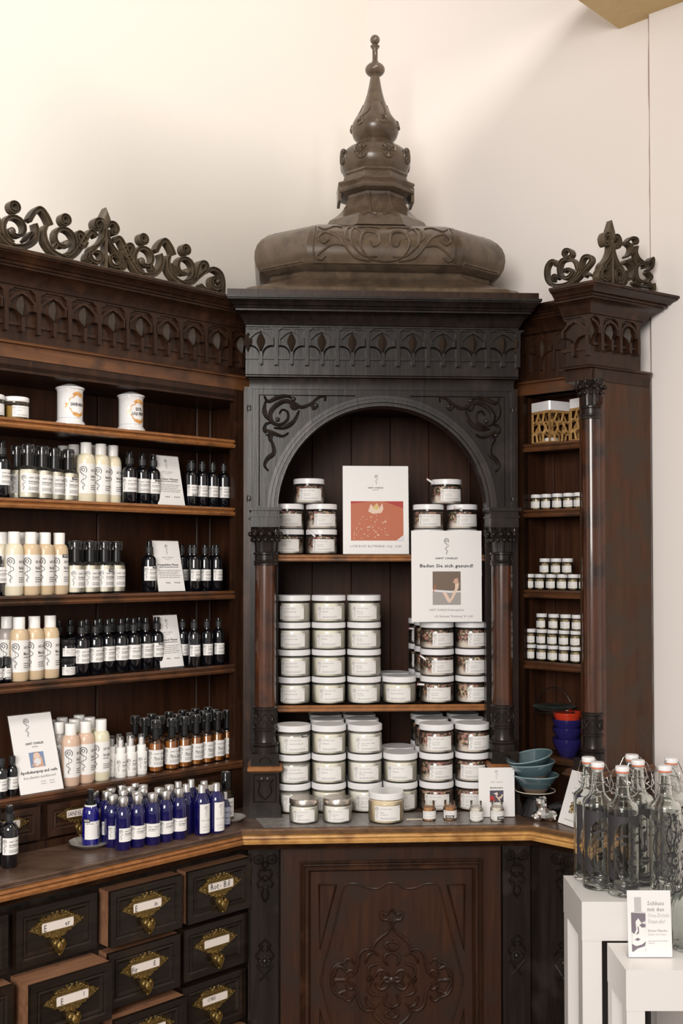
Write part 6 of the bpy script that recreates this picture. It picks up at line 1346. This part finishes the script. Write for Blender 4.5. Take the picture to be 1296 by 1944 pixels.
# bowls
def bowl(label, mats, cx, cy, z, R_, rb, h, tilt=0, taz=0, group=None, foot=.003, name='ceramic_bowl', flare=1.6, rim=None):
    t = obj(name, None, None, (cx, cy, z), None, label, 'bowl', group); t.rotation_euler = (tilt, 0, taz); t.empty_display_size = .02
    n = 9; out = [(rb * .9, 0), (rb, foot)] + [(rb + (R_ - rb) * (k / n) ** (1 / flare) if flare < 1 else rb + (R_ - rb) * (1 - (1 - k / n) ** flare) if flare > 1 else rb + (R_ - rb) * k / n, foot + (h - foot) * k / n) for k in range(1, n + 1)]
    inn_ = [(R_ - .0022, h), (R_ - .0045, h - .002)] + [(max(.001, r - .004), zz + .003) for r, zz in out[-2:1:-1]] + [(.001, foot + .004)]
    k2 = 3 if len(mats) > 1 else 0
    if k2: MB().lathe(out[:5], 36).build('foot', M[mats[1]], t); MB().lathe(out[4:] + inn_, 36, cap=False).build('bowl_wall', M[mats[0]], t)
    else: MB().lathe(out + inn_, 36, cap=False).lathe([out[0], (.001, .0)], 36, cap=False).build('bowl_wall', M[mats[0]], t)
    if rim: MB().tube([((R_ - .001) * cos(a), (R_ - .001) * sin(a), h) for a in [2 * pi * k / 40 for k in range(40)]], .0016, 6, True).build('rim', M[rim], t)
    return t
zb_ = WT
bx, by = at_z(1022, 1556, WT); by += .045
# black footed dish
t = thing('footed_dish', 'matte black footed dish under the teal bowls', 'dish', (bx + .0, by, WT), 0)
MB().lathe([(.036, 0), (.038, .003), (.030, .018), (.022, .038), (.017, .046)], 32).build('foot', M['blackm'], t); MB().lathe([(.012, .045), (.030, .048), (.044, .055), (.050, .062), (.048, .062), (.042, .057), (.028, .052), (.001, .050)], 36, cap=False).build('dish_bowl', M['blackm'], t)
MB().tube([(.049 * cos(a), .049 * sin(a), .062) for a in [2 * pi * k / 40 for k in range(40)]], .0010, 6, True).build('rim', M['wood_l'], t)
zz = WT + .0525
bowl('lowest of three teal glazed bowls, brown clay foot, on the black dish', ['teal', 'clay'], bx, by, zz, .058, .024, .048, group='stacked teal bowls', rim='tealrim', flare=1.0)
bowl('middle of three stacked teal bowls, dripping glaze', ['teal', 'clay'], bx - .004, by, zz + .0315, .057, .027, .046, tilt=0, taz=0, group='stacked teal bowls', rim='tealrim', flare=1.25).rotation_euler = (0, R(-5), 0)
bowl('topmost teal bowl, tipped to the right edge up on its stack', ['teal'], bx - .006, by, zz + .058, .057, .026, .036, group='stacked teal bowls', rim='tealrim', flare=1.0).rotation_euler = (R(3), R(-13), 0)
rx, ry = CF.x, CF.y
cxr, cyr = at_z(1075, 1448, LEDGE); u_ = RF.u(1075, .04); cxr, cyr = RF.W(u_, .04)
for i in range(3): bowl('navy blue bowl, %s of three in the stack under the red bowl' % ['lowest', 'middle', 'uppermost'][i], ['bluegl'], cxr, cyr, LEDGE + .0005 + .0215 * i + (.014 if i else 0), .0395, .022, .047 if i == 0 else .040, group='navy blue bowls', name='blue_bowl', flare=1.5)
bowl('glossy red bowl on top of the navy blue stack', ['redg'], cxr, cyr, LEDGE + .081, .0385, .027, .034, name='red_bowl', flare=1.3)
# wire stand with a green glass dish
gx, gy = RF.W(RF.u(1050, .044), .044); zd = RF.pick(1050, 1340, .05)[1]
t = thing('wire_stand', 'thin black wire stand arching behind the teal bowls', 'stand', (gx, gy, LEDGE), RF.az)
zr_ = RF.pick(1050, 1304, .05)[1] - LEDGE
m = MB().tube([(.062 * cos(a), 0, (zr_ - .0) * .5 + zr_ * .5 * sin(a)) for a in [pi * k / 24 for k in range(25)]], .0014, 6)
m.build('arch', M['blackm'], t); MB().tube([(-.062, 0, zr_ * .5), (-.060, 0, 0)], .0014, 6).build('leg', M['blackm'], t); MB().tube([(.062, 0, zr_ * .5), (.060, 0, 0)], .0014, 6).build('leg', M['blackm'], t)
MB().tube([(.050 * cos(a), .050 * sin(a), zd - LEDGE - .012) for a in [2 * pi * k / 32 for k in range(32)]], .0012, 6, True).tube([(.050, 0, zd - LEDGE - .012), (.062, 0, zd - LEDGE - .012)], .0012, 5).tube([(-.050, 0, zd - LEDGE - .012), (-.062, 0, zd - LEDGE - .012)], .0012, 5).build('ring', M['blackm'], t)
t = thing('glass_dish', 'shallow green glass dish held by the wire stand', 'dish', (gx, gy, zd - .012), 0)
MB().lathe([(.004, .0), (.030, .001), (.045, .005), (.056, .0125), (.055, .0135), (.044, .0065), (.029, .003), (.001, .002)], 40, cap=False).build('dish_body', M['dish'], t)
# foil bundle
fx, fy = at_z(1037, 1562, WT); t = thing('foil_bundle', 'dark smudge stick wrapped in crumpled silver foil beside the tilted card', 'bundle', (fx, fy + .02, WT), 0)
def crumple(c, r, seed, sq=(1, 1, 1)):
    m = MB().ball((0, 0, 0), 1, 16, 10); rr = random.Random(seed); dirs = [[rr.gauss(0, 1) for _ in range(3)] for _ in range(26)]
    for d in dirs: L = math.sqrt(sum(x * x for x in d)); d[:] = [x / L for x in d]
    v = []
    for p in m.v:
        k = .72 + .34 * max(abs(sum(a * b for a, b in zip(p, d))) ** 6 * (1 if i % 2 else -.5) for i, d in enumerate(dirs)) + rr.uniform(-.10, .10); v.append(tuple(c[i] + p[i] * k * r * sq[i] for i in range(3)))
    m.v = v; return m
crumple((.006, -.004, .018), .023, 4, (1.15, .9, .85)).build('foil', M['foil'], t, 5); crumple((-.007, .002, .043), .016, 9, (.9, .8, 1.1)).build('foil', M['foil'], t, 5); crumple((-.018, -.004, .012), .014, 12, (1, .8, .8)).build('foil', M['foil'], t, 5)
MB().tube([(0, .006, .024), (.030, .018, .030), (.052, .026, .031)], [.010, .012, .010], 12).build('bundle', M['blackm'], t)

# ------------------------------------------------------------------ white display tables
def table(label, px, yf, Yf, yb, pxb, w_, th, leg, nm='display_table'):
    z = hz(yf, Yf); X = ray(px, yf)[0] / ray(px, yf)[1] * Yf; rb_ = ray(pxb, yb); Yb = (z - EYE) / rb_[2] * rb_[1]; d = Yb - Yf
    t = thing(nm, label, 'table', (X + w_ / 2, Yf + d / 2, 0), 0, 'white display tables'); hw, hd = w_ / 2, d / 2
    MB().box(-hw, hw, -hd, hd, z - th, z, .0012).build('tabletop', M['white'], t)
    for sx in (-1, 1):
        for sy in (-1, 1): x0 = sx * (hw - leg / 2 - .0008); y0 = sy * (hd - leg / 2 - .0008); MB().box(x0 - leg / 2, x0 + leg / 2, y0 - leg / 2, y0 + leg / 2, 0, z - th, .001).build('leg', M['white'], t)
    return z, X, Yf, Yb
tz, tX, tYf, tYb = table('taller square white table carrying the swing-top bottles', 1104, 1712, 2.20, 1662, 1070, .36, .077, .039)
sz_, sX, sYf, sYb = table('lower white table in front with the printed bottle card on it', 1188, 1842, 2.03, 1790, 1153, .30, .074, .034)
# swing-top bottles
def swing(pr=None):
    r, H = .0315, .252
    o = [(.001, .0), (r * .80, 0), (r * .97, .002), (r, .008), (r, .172), (r * .985, .178), (r * .90, .1835), (r * .70, .188), (r * .53, .194), (r * .46, .202), (r * .42, .214), (r * .375, .232), (r * .36, .240), (r * .40, .241), (r * .40, .2455), (r * .34, .246)]
    i_ = [(r * .28, .245), (r * .30, .232), (r * .34, .212), (r * .38, .201), (r * .46, .192), (r * .64, .1845), (r * .84, .179), (r * .92, .174), (r * .93, .168), (r * .93, .013), (r * .80, .009), (.001, .007)]
    s = [P_('glass_body', MB().lathe(o + i_, 40, cap=False), 'bglass')]
    s.append(P_('rubber_seal', MB().lathe([(r * .30, .2462), (r * .43, .2462), (r * .43, .2492), (r * .30, .2492)], 24), 'rubber'))
    s.append(P_('stopper', MB().lathe([(r * .26, .240), (r * .28, .2494), (r * .44, .2496), (r * .45, .256), (r * .42, .259), (r * .2, .260)], 24), 'lid'))
    w = MB()
    for k in (-1, 1):
        w.tube([(k * r * .44, 0, .2545), (k * r * .60, 0, .252), (k * r * .86, -.003, .232), (k * r * .98, -.010, .212), (k * r * .80, -.013, .205), (k * r * .46, -.010, .212), (k * r * .44, -.004, .220)], .0011, 6)
        w.tube([(k * r * .42, 0, .222), (k * r * .66, -.002, .226), (k * r * .70, -.006, .216), (k * r * .50, -.008, .210)], .0010, 6)
    w.tube([(r * .43 * cos(a), r * .43 * sin(a), .219) for a in [2 * pi * k / 20 for k in range(20)]], .0010, 6, True)
    w.tube([(-r * .98, -.010, .212), (-r * .5, -.028, .205), (0, -.033, .203), (r * .5, -.028, .205), (r * .98, -.010, .212)], .0011, 6)
    s.append(P_('wire_bail', w, 'chrome'))
    return s, r
def face_print(r):
    """bold black comic-style portrait printed round the bottle"""
    f = cyl(r); p = Print(f, .0004); W_ = r * 1.45
    def poly(L, n=1):
        # split wide shapes into vertical strips so they follow the curve
        pts = [(a * W_, .018 + b * .145) for a, b in L]; K = 14; xs = [min(q[0] for q in pts), max(q[0] for q in pts)]
        for i in range(K):
            a, b = xs[0] + (xs[1] - xs[0]) * i / K, xs[0] + (xs[1] - xs[0]) * (i + 1) / K
            def clip(P, x, keep):
                o = []
                for j in range(len(P)):
                    A, B = P[j], P[(j + 1) % len(P)]; ia, ib = keep(A[0], x), keep(B[0], x)
                    if ia: o.append(A)
                    if ia != ib: t = (x - A[0]) / (B[0] - A[0]); o.append((x, A[1] + (B[1] - A[1]) * t))
                return o
            c = clip(pts, a, lambda u, x: u >= x); c = clip(c, b, lambda u, x: u <= x) if len(c) > 2 else []
            if len(c) > 2: p.poly(c, f, .0005)
    L = lambda c, w: p.band(smooth([(a * W_, .018 + b * .145) for a, b in c], 4), w)
    poly([(-1.0, 1.0), (1.0, 1.0), (1.0, .80), (.45, .84), (.1, .92), (-.3, .90), (-.62, .78), (-.70, .62), (-1, .45)])
    poly([(1.0, .82), (1.0, .05), (.82, .10), (.88, .35), (.80, .55), (.86, .70), (.74, .80)])
    poly([(-1, .62), (-.78, .60), (-.84, .40), (-.70, .28), (-.55, .20), (-.62, .10), (-1, .16)])
    poly([(-.55, .70), (-.2, .755), (.05, .74), (.1, .72), (-.2, .715), (-.5, .66)]); poly([(.30, .73), (.55, .765), (.78, .72), (.55, .735)])
    poly([(-.42, .62), (-.22, .655), (.0, .62), (-.2, .59)]); poly([(.36, .62), (.52, .655), (.70, .62), (.52, .60)])
    poly([(.12, .66), (.28, .70), (.24, .50), (.34, .42), (.20, .38), (.08, .40), (.16, .50)])
    poly([(-.04, .29), (.14, .325), (.22, .31), (.32, .325), (.50, .285), (.24, .27)]); poly([(.02, .265), (.24, .255), (.46, .265), (.36, .215), (.22, .20), (.10, .22)])
    L([(-.55, .38), (-.42, .22), (-.15, .11), (.2, .07), (.5, .11), (.72, .24)], .0022); L([(-.5, .08), (-.1, .0), (.3, -.02), (.7, .02)], .0018)
    L([(-.9, .02), (-.6, .06), (-.4, .0), (.1, -.06), (.6, -.06), (.95, .0)], .0035); L([(.0, .40), (-.04, .36), (.06, .34), (.12, .36)], .002); L([(-.6, .52), (-.52, .45), (-.56, .38)], .0016)
    poly([(-.2, .0), (.6, -.0), (.66, .06), (.2, .045), (-.15, .055)])
    return p
s_, r_ = swing(); SPEC['swing'] = s_ + [P_('printed_portrait', face_print(r_), 'ink')]
vine = Print(cyl(r_), .0004); rv = random.Random(8)
for k in range(9):
    x = -.03 + .0075 * k; pts = [(x + rv.uniform(-.006, .006), .012 + .02 * j) for j in range(8)]; vine.band(smooth(pts, 3), rv.uniform(.0012, .0035))
for k in range(110):
    x, z = rv.uniform(-.034, .034), rv.uniform(.008, .165) ** 1.0; a = rv.uniform(0, 6); s0 = rv.uniform(.002, .0055); vine.poly([(x + s0 * cos(a + t) * q, z + s0 * sin(a + t) * q) for t, q in ((0, 1.4), (1, .6), (2.2, .5), (3.1, 1.2), (4.2, .5), (5.2, .6))], cyl(r_), .0006)
SPEC['swing2'] = s_ + [P_('printed_branches', vine, 'ink')]
def bottle_at(kind, px, py, label, group, az, r=.0315):
    x, y = at_z(px, py, tz); spawn(kind, 'swing_top_bottle', label, 'bottle', (x, y + r, tz + .0002), az, group)
G1 = 'printed swing-top bottles on the white table'
bottle_at('swing', 1190, 1706, 'frontmost swing-top glass bottle printed with a black face, centre of the white table', G1, .10)
bottle_at('swing', 1142, 1693, 'swing-top glass bottle with black face print, left front on the white table', G1, .25)
bottle_at('swing', 1124, 1677, 'swing-top bottle with face print, half hidden behind the left front one', G1, .35)
bottle_at('swing', 1220, 1686, 'swing-top bottle with face print right behind the frontmost one', G1, -.15)
bottle_at('swing', 1208, 1669, 'rearmost swing-top bottle with face print, only neck and stopper clear', G1, -.1)
bottle_at('swing2', 1272, 1704, 'swing-top bottle printed with dark branches at the right of the table', G1, 0)
bottle_at('swing2', 1284, 1680, 'branch-printed swing-top bottle behind the right one, cut by the frame', G1, .5)
# green ribbed flask
rr_ = .032; fl = MB(); n = 48
fo_ = [(.001, 0), (.024, 0), (.029, .004), (.032, .012), (.032, .070), (.030, .088), (.024, .102), (.014, .110), (.010, .116), (.010, .135)]; fi = [(.008, .135), (.008, .115), (.012, .107), (.022, .098), (.0275, .086), (.0295, .070), (.0295, .012), (.026, .006), (.001, .006)]
fl.lathe(fo_ + fi, n, cap=False, rfun=lambda a, z: 1 + .07 * abs(cos(a * 9)) * (z < .1))
x, y = at_z(1314, 1812, sz_); t = thing('ribbed_flask', 'pale green ribbed glass flask at the right edge beside the printed card', 'flask', (x, y + .03, sz_ + .0002), 0); fl.build('glass_body', M['gglass'], t, 50)
# card with the printed bottle
xl, Ys = at_z(1193, 1819, sz_); xr = at_z(1276, 1819, sz_)[0]; w_ = xr - xl; H = .1235
bs = mat('print_grey_violet', (.20, .165, .20), .5); bc = mat('print_pale_grey', (.62, .60, .60), .5)
sign('bottle_sign', 'white card on the lower white table reading Schluss mit den One-Drink-Stands!', (xl, Ys), (xr, Ys), H, R(5), [
    ('img', 'printed picture of a portrait bottle', -w_ * .42, H * .09, -w_ * .09, H * .68, (bc, [(M['paper'], [(.0, .0), (.9, .0), (1, .2), (1, .5), (.85, .85), (.4, .9), (.1, .6)]), (bs, [(0, .98), (1, .96), (1, .78), (.7, .72), (.5, .84), (.3, .76), (.34, .56), (.2, .44), (0, .5)]), (bs, [(.55, .66), (.75, .72), (1, .68), (.98, .62), (.75, .60)]), (bs, [(.30, .42), (.45, .52), (.42, .66), (.52, .6), (.52, .46)]), (bs, [(.2, .30), (.42, .35), (.62, .31), (.42, .27)]), (bs, [(0, .2), (.3, .14), (.7, .18), (1, .26), (.9, .14), (.4, .08), (.1, .0), (0, .0)])])),
    ('img', 'printed bottle neck', -w_ * .34, H * .68, -w_ * .18, H * .90, (M['pale'], [])),
    ('t', 'Schluss', -w_ * .04, H * .78, H * .085, 'l', w_ * .38, 'grey'), ('t', 'mit den', -w_ * .04, H * .69, H * .085, 'l', w_ * .38, 'grey'), ('t', 'One-Drink-', -w_ * .04, H * .60, H * .085, 'l', w_ * .52, 'pale'), ('t', 'Stands!', -w_ * .04, H * .51, H * .085, 'l', w_ * .40, 'pale'),
    ('t', 'Dieser Flasche', -w_ * .04, H * .385, H * .05, 'l', w_ * .44, 'grey'), ('t', 'bleib ich treu.', -w_ * .04, H * .33, H * .05, 'l', w_ * .42, 'pale'), ('w', -w_ * .04, w_ * .42, H * .24, H * .012, 'pale'), ('w', -w_ * .04, w_ * .10, H * .21, H * .012, 'pale')], sz_ + .0008)

# ------------------------------------------------------------------ let neighbouring bottles on the left clear each other
def clear_bottles():
    def rad(o): return max([max(abs(c[0]) for c in ch.bound_box) for ch in o.children if ch.name.split('.')[0] in ('bottle_body', 'glass_body')] + [0])
    items = [[o, rad(o)] for o in SC.objects if o.parent is None and o.get('category') == 'bottle' and o.location.x < -.15 and 'swing' not in o.name]
    lev = {}
    for it in items: lev.setdefault(round(it[0].location.z * 50), []).append(it)
    for zk, L in lev.items():
        z = zk / 50
        vmax = (DV - .008) if z > WT + .02 else -.012
        vmin = .0 if z > WT + .02 else VL + .012
        for _ in range(160):
            moved = False
            for i in range(len(L)):
                for j in range(i + 1, len(L)):
                    a, ra_ = L[i]; b, rb_ = L[j]
                    dx, dy = b.location.x - a.location.x, b.location.y - a.location.y; d = hypot(dx, dy); need = ra_ + rb_ + .0002
                    if d >= need: continue
                    moved = True; gap = (need - d) * .5 + .0001
                    far, rf_, near, rn_ = (a, ra_, b, rb_) if hypot(*a.location.xy) > hypot(*b.location.xy) else (b, rb_, a, ra_)
                    def along(o, r, s):
                        n = hypot(*o.location.xy); X, Y = o.location.x + o.location.x / n * s, o.location.y + o.location.y / n * s
                        u, v = LF.loc(X, Y)
                        if v + r > vmax or v - r < vmin - .003: return False
                        o.location.x, o.location.y = X, Y; return True
                    if not along(far, rf_, gap):
                        if not along(near, rn_, -gap):
                            k = gap / (d + 1e-6); ux, uy = LF.c, LF.s; s = 1 if dx * ux + dy * uy > 0 else -1
                            a.location.x -= s * ux * gap * .5; a.location.y -= s * uy * gap * .5; b.location.x += s * ux * gap * .5; b.location.y += s * uy * gap * .5
            if not moved: break
clear_bottles()
